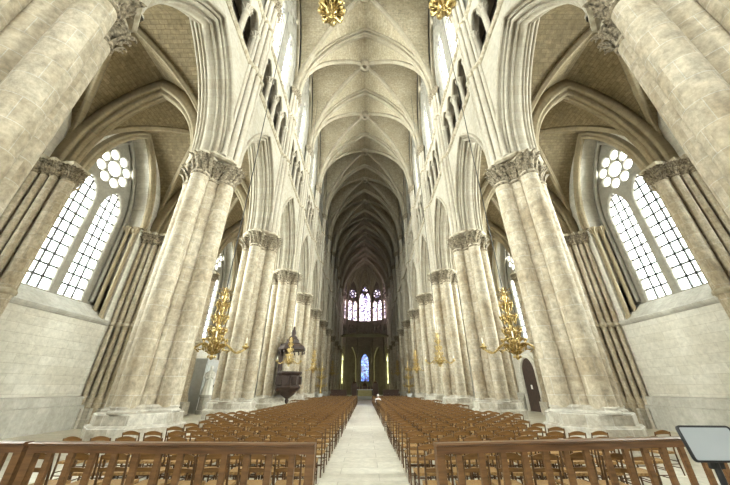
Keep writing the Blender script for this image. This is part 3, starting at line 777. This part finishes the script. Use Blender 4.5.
def head_mesh(mb, c, s=1.):
    P = []
    for i in range(13):
        v = pi * i / 12; row = []
        for j in range(16):
            u = 2 * pi * j / 16
            x = .075 * sin(v) * cos(u); y = .095 * sin(v) * sin(u); z = .12 * cos(v)
            if z < -.03: x *= .86; y = y * .9 - .006
            if y < -.06 and abs(x) < .025 and -.035 < z < .03: y -= .022
            row.append((c[0] + x * s, c[1] + y * s, c[2] + z * s))
        P.append(row)
    mb.grid(P, None, False, True)
# statue: robed figure on a pedestal
S = root('statue', 'white marble robed statue on a pedestal beside the grey cupboard', 'statue', (-12.9, 26.5, 0), .6)
mb = MB(); mb.lathe([(.55, 0), (.55, .25), (.45, .3), (.42, 1.15), (.5, 1.25), (.5, 1.35)], 8, rot=pi / 8, smooth=False); mb.obj('pedestal', M['bench'], S)
mb = MB()
def robe(a): return .035 * sin(a * 9) + .02 * sin(a * 5 + 1)
mb.lathe([(.40, 1.35), (.36, 1.6), (.30, 2.1), (.25, 2.5), (.27, 2.75), (.29, 2.95), (.22, 3.08), (.08, 3.14), (.075, 3.24)], 40, rf=lambda a: robe(a) * .8)
mb.tube([(.27, 0, 2.98), (.34, .05, 2.7), (.22, -.25, 2.55), (.06, -.36, 2.68)], [.10, .10, .09, .05], 10)
mb.tube([(-.27, 0, 2.98), (-.34, .05, 2.68), (-.22, -.26, 2.50), (-.04, -.36, 2.60)], [.10, .10, .09, .05], 10)
head_mesh(mb, (0, -.02, 3.36), 1.2); mb.obj('figure', M['marble'], S)
mb = MB(); mb.lathe([(.115, 3.26), (.125, 3.38), (.11, 3.47), (.06, 3.53), (.0, 3.54)], 16, (0, .03, 0)); mb.obj('veil', M['marble'], S)

# ------------------------------------------------------------------ chairs
def make_chair(detail=True):
    """faces +y (towards the apse); origin on the floor under the seat"""
    pieces = []
    w, d, sh, bh = .205, .20, .45, .90
    def add(name, mb, mat): pieces.append((name, mb, mat))
    seat = MB(); P = []
    for i in range(7):
        u = -1 + 2 * i / 6; row = []
        for j in range(7):
            v = -1 + 2 * j / 6; ww = w + .012 * (v + 1) / 2
            row.append((u * (ww + .01), v * (d + .01), sh + .012 - .022 * (1 - u * u) * (1 - v * v)))
        P.append(row)
    seat.grid(P); Q = [[(x, y, sh - .03) for x, y, z in r] for r in P]; seat.grid(Q)
    rim = [P[i][0] for i in range(7)] + [P[6][j] for j in range(1, 7)] + [P[i][6] for i in range(5, -1, -1)] + [P[0][j] for j in range(5, 0, -1)]
    seat.grid([[p, (p[0], p[1], sh - .03)] for p in rim], None, True, False, False)
    add('seat', seat, M['rush'])
    for s in (-1, 1):
        add('rear_leg', MB().tube([(s * w, -d - .02, 0), (s * w, -d, .25), (s * w, -d, sh), (s * w * 1.0, -d - .03, .68), (s * w * .99, -d - .07, bh - .02)], [.015, .019, .02, .018, .014], 6), M['chairdark'])
        add('front_leg', MB().tube([(s * (w + .005), d + .01, 0), (s * w, d, .3), (s * w, d, sh + .015)], [.014, .019, .020], 6), M['chairdark'])
    def slat(z0, z1, rise, y, name, bow=.03):
        mb = MB(); P = []
        for j in range(9):
            u = -1 + 2 * j / 8; c = 1 - u * u
            yy = y - bow * c
            P.append([(u * w, yy - .011, z0 + rise * .35 * c), (u * w, yy - .011, z1 + rise * c), (u * w, yy + .011, z1 + rise * c), (u * w, yy + .011, z0 + rise * .35 * c)])
        mb.grid(P, None, False, True, False); mb.cap(P[0]); mb.cap(P[-1]); add(name, mb, M['chair'])
    slat(.815, .865, .055, -d - .06, 'top_rail'); slat(.655, .70, .02, -d - .03, 'back_slat')
    for z, y in ((.16, d), (.30, d), (.22, -d)):
        if detail or z == .30: add('stretcher', MB().tube([(-w, y, z), (w, y, z)], .011, 6), M['chairdark'])
    for s in (-1, 1):
        for z in ((.14, .27) if detail else (.27,)): add('stretcher', MB().tube([(s * w, -d, z), (s * w, d, z)], .011, 6), M['chairdark'])
    return pieces
pc = make_chair()
chair_meshes = [(n, mb.mesh('chair_' + n, m), ('darker turned ' + n.replace('_', ' ')) if n in ('rear_leg', 'front_leg') else None) for n, mb, m in pc]
def joined(pieces):
    mats = [M['rush'], M['chair'], M['chairdark']]; out = MB()
    for n, mb, m in pieces:
        b = len(out.v); out.v += mb.v; out.f += [tuple(i + b for i in f) for f in mb.f]; out.uv += mb.uv; out.sm += mb.sm; out.mi += [mats.index(m)] * len(mb.f)
    return out, mats
def simple_chair():
    w, d = .205, .20; P = []
    out = MB(); out.mat = 0; out.box(-w, w, -d, d, .41, .455)
    out.mat = 2
    for s in (-1, 1):
        out.bar((s * w, -d, 0), (s * w, -d - .07, .88), .03, .03); out.bar((s * w, d, 0), (s * w, d, .45), .03, .03)
        out.bar((s * w, -d, .25), (s * w, d, .25), .02, .02)
    out.bar((-w, d, .28), (w, d, .28), .02, .02); out.bar((-w, -d, .24), (w, -d, .24), .02, .02)
    out.mat = 1
    for z0, z1, rise, y in ((.815, .865, .05, -d - .06), (.655, .70, .02, -d - .03)):
        R = []
        for j in range(5):
            u = -1 + j / 2; c = 1 - u * u; yy = y - .03 * c
            R.append([(u * w, yy - .011, z0 + rise * .35 * c), (u * w, yy - .011, z1 + rise * c), (u * w, yy + .011, z1 + rise * c), (u * w, yy + .011, z0 + rise * .35 * c)])
        out.grid(R, None, False, True, False); out.cap(R[0]); out.cap(R[-1])
    return out
mats3 = [M['rush'], M['chair'], M['chairdark']]
jm, _ = joined(pc); m_joined = jm.mesh('dining_chair_mesh', mats3); m_joined.name = 'church_chair'
ROW, LAT, RY0 = .88, .56, 5.95
nums = ['first', 'second', 'third', 'fourth', 'fifth', 'sixth', 'seventh', 'eighth', 'ninth', 'tenth', 'eleventh', 'twelfth', 'thirteenth', 'fourteenth', 'fifteenth', 'sixteenth',
        'seventeenth', 'eighteenth', 'nineteenth', 'twentieth', 'twenty-first', 'twenty-second', 'twenty-third', 'twenty-fourth', 'twenty-fifth']
cells = []
rng = random.Random(11)
for r in range(46):
    y = RY0 + ROW * r
    for s in (-1, 1):
        for c in range(10):
            x = s * (1.22 + LAT * c)
            near = min(abs(y - py(k)) for k in range(0, 7))
            if near < 2.05 and abs(x) > 5.15: continue
            if near < 2.6 and abs(x) > 6.2: continue
            if abs(x) > 5.6 and y < 7.6: continue
            if abs(x) > 5.2 and s < 0 and 20.5 < y < 28.5: continue
            if s > 0 and y < 5.0 + (x - 1.02) * .145 + .5: continue
            if math.hypot(abs(x) - 5.9, y - 43.1) < 1.1: continue
            cells.append((r, s, c, x + rng.uniform(-.035, .035), y + rng.uniform(-.05, .05), rng.uniform(-.07, .07)))
cells.append((3, 1, 11, 7.35, 8.75, .1))
PERSON_CELL = None
def dist(c): return math.hypot(c[3], c[4])
cells.sort(key=lambda c: dist(c))
PIX = radians(26.8)
def seen(c):
    x, y = c[3], c[4]; zz = .9 - EYE
    f = y * cos(PIX) + zz * sin(PIX); u = -y * sin(PIX) + zz * cos(PIX)
    return abs(x) / f * 288 < 372 and 242.5 - u / f * 288 < 486
vis = [c for c in cells if seen(c)]
ind = vis[:300]; rest = vis[300:]
NDET = 150
wood_row = 'rush-seated church chairs in rows, %s block'
for n, (r, s, c, x, y, a) in enumerate(ind):
    sd = 'left' if s < 0 else 'right'
    lab = 'rush-seated wooden chair, %s block, %s row behind the barrier, %s from the path' % (sd, nums[r], nums[c])
    if c == 11: lab = 'lone rush-seated wooden chair by the foot of the right pier, out of the rows'
    if n < NDET:
        o = root('church_chair', lab, 'chair', (x, y, .002), a, wood_row % sd)
        for nm, me, pl in chair_meshes:
            q = link(nm, me, o)
    else:
        o = link('church_chair', m_joined, None, (x, y, .002), (0, 0, a)); tag(o, lab, 'chair', wood_row % sd)
sc_ = simple_chair(); out = MB()
for r, s, c, x, y, a in rest:
    if abs(y - 29.6) < .7 and .5 < x < 1.4: continue
    b = len(out.v); ca, sa = cos(a), sin(a)
    out.v += [(x + px * ca - p_y * sa, y + px * sa + p_y * ca, pz + .002) for px, p_y, pz in sc_.v]
    out.f += [tuple(i + b for i in f) for f in sc_.f]; out.uv += sc_.uv; out.sm += sc_.sm; out.mi += sc_.mi
o = out.obj('distant_chairs', mats3); tag(o, 'far mass of rush-seated church chairs in tight rows towards the choir', 'chairs', kind='stuff')

# a seated person in white at the aisle end
PX_, PY_ = .92, 29.6
o = link('church_chair', m_joined, None, (PX_ + .28, PY_, .002), (0, 0, 0)); tag(o, 'rush-seated wooden chair with the person in white sitting on it', 'chair', 'rush-seated church chairs in rows, right block')
PR = root('person', 'person in white top and grey trousers seated beside the central path', 'person', (PX_ + .28, PY_, 0), .0)
rad = {'pelvis': ((0, -.04, .54), (.15, .11)), 'belly': ((0, -.05, .70), (.135, .10)), 'chest': ((0, -.05, .90), (.155, .105)), 'neckb': ((0, -.04, 1.04), .06), 'neck': ((0, -.02, 1.10), .05)}
ed = [('pelvis', 'belly'), ('belly', 'chest'), ('chest', 'neckb'), ('neckb', 'neck')]
for s, t in ((-1, 'l'), (1, 'r')):
    rad.update({t + 'sh': ((s * .19, -.04, .99), .06), t + 'el': ((s * .25, .02, .74), .045), t + 'wr': ((s * .15, .24, .60), .032), t + 'pm': ((s * .13, .31, .585), (.035, .02)),
                t + 'hip': ((s * .10, .02, .53), .09), t + 'kn': ((s * .11, .40, .51), .065), t + 'an': ((s * .11, .38, .10), .042), t + 'toe': ((s * .12, .56, .04), .035)})
    ed += [('chest', t + 'sh'), (t + 'sh', t + 'el'), (t + 'el', t + 'wr'), (t + 'wr', t + 'pm'), ('pelvis', t + 'hip'), (t + 'hip', t + 'kn'), (t + 'kn', t + 'an'), (t + 'an', t + 'toe')]
    for fi, (fx, ln) in enumerate(((-.025, .07), (-.008, .08), (.009, .075), (.025, .06))):
        rad[t + 'f%d' % fi] = ((s * .13 + fx, .35, .59), .009); rad[t + 'g%d' % fi] = ((s * .13 + fx, .35 + ln * .7, .57), .008)
        ed += [(t + 'pm', t + 'f%d' % fi), (t + 'f%d' % fi, t + 'g%d' % fi)]
    rad[t + 'th'] = ((s * .085, .32, .585), .009); ed.append((t + 'pm', t + 'th'))
bd = skin_body('body', ed, rad, M['shirt'], PR)
bd.data.materials.append(M['trouser']); bd.data.materials.append(M['skin'])
for p in bd.data.polygons:
    c = p.center
    if c.z < .56 and not (c.y > .22 and c.z > .56): p.material_index = 1
    if c.z > 1.04 or (c.y > .24 and c.z > .575 and abs(c.x) < .2): p.material_index = 2
mb = MB(); P = []
head_mesh(mb, (0, .015, 1.22)); mb.v = [(x, .03 - y, z) for x, y, z in mb.v]; mb.obj('head', M['skin'], PR)
mb = MB(); mb.lathe([(.082, 1.20), (.09, 1.27), (.08, 1.33), (.045, 1.36), (0, 1.365)], 16, (0, .0, 0)); mb.obj('hair', M['hair'], PR)

# ------------------------------------------------------------------ wooden barriers in front
def barrier(label, p0, p1, nb, h=1.145, ends=(True, True)):
    p0, p1 = Vector(p0), Vector(p1); d = (p1 - p0); L = d.length; rz = atan2(d.y, d.x)
    R = root('wooden_barrier', label, 'barrier', (p0.x, p0.y, 0), rz, 'wooden barriers in front of the chairs')
    mb = MB(); q = [(-.055, -.13), (-.055, -.04), (-.075, -.035), (-.085, -.015), (-.06, 0), (.06, 0), (.085, -.015), (.075, -.035), (.055, -.04), (.055, -.13)]
    rows = [[(x, y, h + z) for y, z in q] for x in (0, L)]; mb.sweep(rows, [0, L]); mb.cap(rows[0]); mb.cap(rows[1]); mb.obj('top_rail', M['railcap'], R)
    mb = MB(); mb.box(0, L, -.04, .04, .10, .19); mb.obj('bottom_rail', M['rail'], R)
    for e, x in zip(ends, (.06, L - .06)):
        if e:
            mb = MB(); mb.box(x - .06, x + .06, -.05, .05, 0, h - .12); mb.box(x - .09, x + .09, -.12, .12, 0, .06); mb.obj('post', M['rail'], R)
    for i in range(nb):
        x = L * (i + 1) / (nb + 1); mb = MB()
        mb.box(x - .042, x + .042, -.025, .025, .18, h - .1); mb.obj('baluster', M['rail'], R)
    return R
barrier('long brown wooden barrier left of the central path, with the end post', (-4.86, 5.12, 0), (-.69, 5.0, 0), 12)
barrier('short stretch of brown wooden barrier at the left frame edge', (-9.0, 5.3, 0), (-4.95, 5.14, 0), 12)
barrier('long brown wooden barrier right of the central path, partly behind the panel', (1.02, 5.0, 0), (6.4, 5.78, 0), 15)

# ------------------------------------------------------------------ information panel
zc = 2.9
T = root('information_panel', 'blank pale grey reading panel with black frame on a stand before the barrier', 'panel', (3.69, 3.68, 0), -.05)
import math as _m
def rr(w, h, r):
    P = []
    for cx, cy, a0 in ((w - r, h - r, 0), (-w + r, h - r, 90), (-w + r, -h + r, 180), (w - r, -h + r, 270)):
        for i in range(4): a = radians(a0 + 30 * i); P.append((cx + r * cos(a), cy + r * sin(a)))
    return P
tilt = Matrix.Translation((0, 0, 1.325)) @ Matrix.Rotation(radians(78), 4, 'X')
link('frame', plate(rr(.275, .162, .035), [rr(.255, .143, .018)], .035, M['black'], 'frame', .004), T, mat=tilt)
link('board', plate(rr(.262, .15, .02), [], .02, M['screen'], 'board'), T, mat=tilt)
mb = MB(); mb.tube([(0, .06, .04), (0, .06, 1.22), (0, .03, 1.30)], .03, 10); mb.obj('pole', M['black'], T)
mb = MB(); mb.lathe([(.24, 0), (.24, .02), (.05, .045), (.035, .06)], 24, (0, .06, 0)); mb.obj('foot', M['black'], T)
mb = MB(); mb.bar((0, .06, 1.10), (0, .035, 1.34), .14, .03); mb.obj('bracket', M['black'], T)

# ------------------------------------------------------------------ chandeliers
def scroll(r0, r1, z0, z1, n=20):
    P = []
    for i in range(n + 1):
        t = i / n; r = r0 + (r1 - r0) * t; z = z0 + (z1 - z0) * t + (r1 - r0) * (.13 * sin(pi * min(1, t / .45)) * (t < .45) - .17 * sin(pi * max(0, (t - .45) / .55)))
        P.append((r, z))
    return P
def make_chandelier(narm=6, chain=20., R0=1.12):
    C = root('chandelier', '', 'chandelier')       # origin at the bottom finial
    mb = MB()
    mb.lathe([(0, 0), (.05, .03), (.08, .10), (.04, .17), (.10, .24), (.20, .34), (.24, .46), (.16, .58), (.07, .66), (.10, .78), (.16, .92), (.13, 1.06), (.06, 1.15), (.08, 1.3), (.13, 1.42), (.10, 1.55),
              (.05, 1.65), (.07, 1.8), (.11, 1.92), (.07, 2.05), (.04, 2.15), (.07, 2.3), (.09, 2.42), (.05, 2.55), (.03, 2.75), (0, 2.8)], 16)
    mb.obj('stem', M['gilt'], C)
    mb = MB(); rng = random.Random(2)
    for z, r, n in ((.20, .10, 10), (.46, .27, 16), (.62, .19, 12), (.92, .19, 12), (1.08, .15, 10), (1.42, .16, 10), (1.6, .10, 8), (1.92, .14, 9), (2.1, .08, 7), (2.4, .12, 8), (2.58, .08, 6)):
        for i in range(n):
            a = i * 2 * pi / n; leaf(mb, (r * .8 * cos(a), r * .8 * sin(a), z), a + rng.uniform(-.1, .1), .05, .11, .07)
            mb.lathe([(0, -.09), (.025, -.05), (.02, -.01), (0, .02)], 6, (r * 1.25 * cos(a), r * 1.25 * sin(a), z - .05))
    mb.obj('leafwork', M['gilt'], C)
    for z, rr_, n in ((.62, .46, 8), (1.0, .36, 8), (1.5, .32, 7), (2.0, .26, 6)):
        mb = MB()
        for i in range(n):
            a = 2 * pi * (i + .5) / n; pts = []
            for j in range(15):
                t = j / 14; b = -pi / 2 + 2.0 * pi * t; q = rr_ * .42 * (1 - .45 * t)
                pts.append(((rr_ * .5 + q * cos(b)) * cos(a), (rr_ * .5 + q * cos(b)) * sin(a), z + q * sin(b)))
            mb.tube(pts, [.028 - .012 * j / 14 for j in range(15)], 6)
            mb.lathe([(0, -.05), (.04, -.03), (.05, .0), (.03, .05), (0, .06)], 8, (rr_ * .95 * cos(a), rr_ * .95 * sin(a), z + .08))
        mb.obj('scroll_tier', M['gilt'], C)
    for i in range(narm):
        a = 2 * pi * i / narm; mb = MB()
        P = scroll(.14, R0, .42, .46); mb.tube([(r, 0, z) for r, z in P], [.05 - .018 * j / 20 for j in range(21)], 8)
        sp_ = []
        for j in range(12):
            t = j / 11; b = pi * .1 + 1.7 * pi * t; q = .13 * (1 - .5 * t); sp_.append((R0 * .40 + q * cos(b), 0, .42 + q * sin(b)))
        mb.tube(sp_, .022, 6)
        for x in (.4, .7): leaf(mb, (x * R0, 0, .26), 0, .06, .13, .06)
        mb.lathe([(.03, .40), (.05, .44), (.13, .50), (.14, .54), (.05, .55), (.05, .62), (.07, .64), (.03, .65)], 12, (R0, 0, 0))
        arm = mb.obj('arm', M['gilt'], C, None, (0, 0, a))
        mb = MB(); mb.lathe([(.024, .62), (.024, .84), (.01, .86), (0, .88)], 8, (R0, 0, 0)); mb.obj('candle', M['candle'], arm)
    mb = MB(); mb.tube([(0, 0, 2.75), (0, 0, 2.75 + chain)], .022, 6); mb.obj('chain', M['iron'], C)
    return C
CHX, CHY = 6.2, 12.5
ch0 = make_chandelier(4, 27.)
def zvault(x): 
    f_ = vprof(VA, NRISE); return VSP + f_(min(1, abs(x) / VA))
spots = []
for s in (-1, 1):
    sd = 'left' if s < 0 else 'right'
    spots += [(s * 6.2, 12.5, 2.85, 1.1, 'large gilt chandelier hanging in front of the %s arcade, nearest on that side' % sd)]
spots += [(-5.45, 22.35, 3.2, .74, 'gilt chandelier hanging in front of the dark pulpit on the left'), (5.3, 21.9, 3.15, .85, 'gilt chandelier on the right, second from the front')]
for s in (-1, 1):
    sd = 'left' if s < 0 else 'right'
    spots += [(s * 6.1, 37.2, 3.4, .95, 'small far gilt chandelier on the %s, third from the front' % sd), (s * 6.1, 59.0, 3.8, 1.0, 'tiny farthest gilt chandelier on the %s near the choir' % sd)]
for i, (x, y, z, sc, lab) in enumerate(spots):
    o = ch0 if i == 0 else copy_tree(ch0)
    o.location = (x, y, z); o.scale = (sc,) * 3; o['label'] = lab; o['group'] = 'gilt chandeliers along the arcades'
    o.rotation_euler = (0, 0, atan2(-x, y))
    for c in o.children:
        if c.name.startswith('chain'):
            c.scale = (1, 1, ((zvault(x) + .15 - z) / sc - 2.75) / 27.); c.location = (0, 0, 2.75 - 2.75 * c.scale[2])
ch1 = make_chandelier(8, 10., .36)
for i, (x, y, z, lab) in enumerate(((-1.38, 6.4, 15.45, 'gilt chandelier cut by the top frame edge left of the vault ridge'), (3.34, 6.4, 16.0, 'gilt chandelier cut by the top frame edge by the right clerestory'))):
    o = ch1 if i == 0 else copy_tree(ch1)
    o.location = (x, y, z); o.scale = (1.2, 1.2, 1.); o['label'] = lab; o['group'] = 'high gilt chandeliers over the nave'
    for c in o.children:
        if c.name.startswith('chain'):
            c.scale = (1, 1, (zvault(x) + .15 - z - 2.75) / 10.); c.location = (0, 0, 2.75 - 2.75 * c.scale[2])

# ------------------------------------------------------------------ standing candelabra
def make_stand():
    C = root('standing_candelabrum', '', 'candelabrum')
    mb = MB(); mb.lathe([(.5, 0), (.5, .12), (.38, .2), (.26, .4), (.22, .75), (.30, 1.0), (.36, 1.1), (.36, 1.2)], 16); mb.obj('pedestal', M['marble'], C)
    mb = MB(); mb.lathe([(.3, 1.2), (.16, 1.35), (.08, 1.6), (.13, 1.9), (.07, 2.2), (.11, 2.6), (.07, 3.0), (.12, 3.4), (.06, 3.8), (.09, 4.2), (.04, 4.6), (.05, 4.9), (0, 5.2)], 14); mb.obj('stem', M['gilt'], C)
    for z, R, n in ((2.0, .75, 6), (3.0, .6, 6), (4.0, .42, 5)):
        mb = MB()
        for i in range(n):
            a = 2 * pi * i / n; P = scroll(.08, R, z, z + .2)
            mb.tube([(r * cos(a), r * sin(a), q) for r, q in P], .035, 6)
            mb.lathe([(.02, .1), (.11, .2), (.1, .24), (.03, .25), (.03, .5), (0, .52)], 8, (R * cos(a), R * sin(a), z))
            leaf(mb, (R * .5 * cos(a), R * .5 * sin(a), z - .1), a, .12, .25, .1)
        mb.obj('branch_tier', M['gilt'], C)
    return C
st0 = make_stand()
for i, s in enumerate((-1, 1)):
    o = st0 if i == 0 else copy_tree(st0)
    o.location = (s * 5.9, 43.1, 0); o['label'] = 'tall gilt candelabrum on a white pedestal at the %s end of the chairs' % ('left' if s < 0 else 'right'); o['group'] = 'standing candelabra'

# ------------------------------------------------------------------ pulpit
Pp = root('pulpit', 'dark carved oak pulpit with canopy on the third full pier of the left row', 'pulpit', (-5.85, 24.6, 0), 0)
o8 = dict(n=8, rot=pi / 8, smooth=False)
mb = MB(); mb.lathe([(0, .75), (.10, .85), (.16, 1.0), (.10, 1.12), (.3, 1.25), (.5, 1.4), (.62, 1.6)], 16); mb.obj('pendant', M['darkwood'], Pp)
mb = MB(); mb.lathe([(.60, 1.55), (.85, 1.75), (.95, 1.9), (.88, 1.98), (.84, 2.0), (.84, 2.7), (.92, 2.78), (.98, 2.9), (.94, 2.98)], **o8)
for i in range(8):
    a = i * pi / 4
    mb.bar((.80 * cos(a), .80 * sin(a), 2.08), (.80 * cos(a), .80 * sin(a), 2.64), .36, .36)
mb.obj('basin', M['darkwood'], Pp)
mb = MB(); mb.box(-.85, -.75, -.45, .85, 1.6, 5.0); mb.box(-.95, -.75, .3, .9, 1.6, 5.0); mb.obj('back_panel', M['darkwood'], Pp)
mb = MB(); mb.lathe([(.98, 4.5), (1.08, 4.58), (1.08, 4.72), (1.0, 4.8), (.95, 4.9), (.7, 5.05), (.55, 5.1), (.5, 5.35), (.3, 5.5)], **o8)
for i in range(16):
    a = i * pi / 8; mb.lathe([(0, .0), (.06, -.1), (.05, -.2), (0, -.26)], 6, (1.0 * cos(a), 1.0 * sin(a), 4.5))
mb.obj('canopy', M['darkwood'], Pp)
mb = MB(); mb.lathe([(.3, 5.45), (.34, 5.55), (.15, 5.7), (.2, 5.9), (.14, 6.1), (.09, 6.2), (.1, 6.3), (.05, 6.42), (0, 6.45)], 12); mb.obj('finial', M['darkwood'], Pp)

# ------------------------------------------------------------------ choir furniture
def stall(label, x, y, w, h):
    R = root('choir_stall', label, 'stall', (x, y, 0), 0, 'dark stalls at the choir')
    mb = MB(); mb.box(-w / 2, w / 2, .45, .6, 0, h); mb.box(-w / 2 - .05, w / 2 + .05, .38, .66, h, h + .12); mb.obj('back', M['stall'], R)
    mb = MB(); mb.box(-w / 2, w / 2, 0, .45, .42, .5); mb.obj('seat', M['stall'], R)
    n = int(w / .75)
    for i in range(n + 1):
        xx = -w / 2 + w * i / n; mb = MB(); mb.box(xx - .04, xx + .04, -.1, .5, 0, 1.0); mb.box(xx - .07, xx + .07, -.14, .5, 1.0, 1.06); mb.obj('divider', M['stall'], R)
    mb = MB(); mb.box(-w / 2, w / 2, -.9, -.8, 0, .95); mb.box(-w / 2 - .05, w / 2 + .05, -1.0, -.75, .95, 1.02); mb.obj('front_desk', M['stall'], R)
stall('dark wooden stall to the left of the altar steps', -4.3, 53., 2.6, 1.5); stall('dark wooden stall to the right of the altar steps', 4.3, 53., 2.6, 1.5)
Al = root('altar', 'gold-fronted altar with dark wooden surround at the head of the path', 'altar', (0, 60, 0))
mb = MB(); mb.box(-3.2, 3.2, -2.2, 2, 0, .17); mb.box(-2.6, 2.6, -1.6, 2, .17, .34); mb.box(-2.1, 2.1, -1.0, 2, .34, .51); mb.obj('steps', M['bench'], Al)
mb = MB(); mb.box(-1.25, 1.25, -.4, .6, .51, 1.5); mb.obj('table', M['altar'], Al)
mb = MB(); mb.box(-1.45, 1.45, -.5, .7, 1.5, 1.62); mb.obj('top_slab', M['marble'], Al)
mb = MB()
for x in (-2.0, 2.0): mb.box(x - .45, x + .45, .7, 1.3, .51, 2.6); mb.lathe([(.4, 2.6), (.3, 2.9), (.1, 3.0), (.12, 3.3), (0, 3.5)], 8, (x, 1., 0))
mb.box(-1.6, 1.6, .8, 1.2, 1.4, 2.1); mb.lathe([(.5, 2.1), (.3, 2.5), (.12, 2.7), (.1, 3.4), (0, 3.6)], 8, (0, 1., 0)); mb.obj('screen', M['stall'], Al)
for x in (-1.0, -.5, .5, 1.0):
    mb = MB(); mb.lathe([(.1, 1.62), (.03, 1.7), (.03, 2.1), (.06, 2.14), (.02, 2.16), (.02, 2.5), (0, 2.52)], 10, (x, .2, 0)); mb.obj('candlestick', M['gilt'], Al)

# ------------------------------------------------------------------ world, camera, view
w = bpy.data.worlds.new('sky'); SC.world = w; w.use_nodes = True
bg = w.node_tree.nodes['Background']; bg.inputs[0].default_value = (1, .985, .96, 1); bg.inputs[1].default_value = 6.0
cam = bpy.data.cameras.new('camera'); cam.sensor_width = 36; cam.lens = 288 / 730 * 36; cam.clip_end = 400; cam.clip_start = .05
co = bpy.data.objects.new('camera', cam); COL.objects.link(co); co.location = (.02, 0, EYE); co.rotation_euler = (radians(90 + 26.8), 0, 0)
SC.camera = co
SC.view_settings.view_transform = 'Standard'; SC.view_settings.look = 'None'; SC.view_settings.gamma = 1; SC.view_settings.exposure = 1.46
cy = SC.cycles; cy.max_bounces = 10; cy.diffuse_bounces = 3; cy.transparent_max_bounces = 16; cy.sample_clamp_indirect = 6; cy.use_denoising = True
try: cy.denoiser = 'OPENIMAGEDENOISE'
except Exception: pass
cy.caustics_reflective = False; cy.caustics_refractive = False
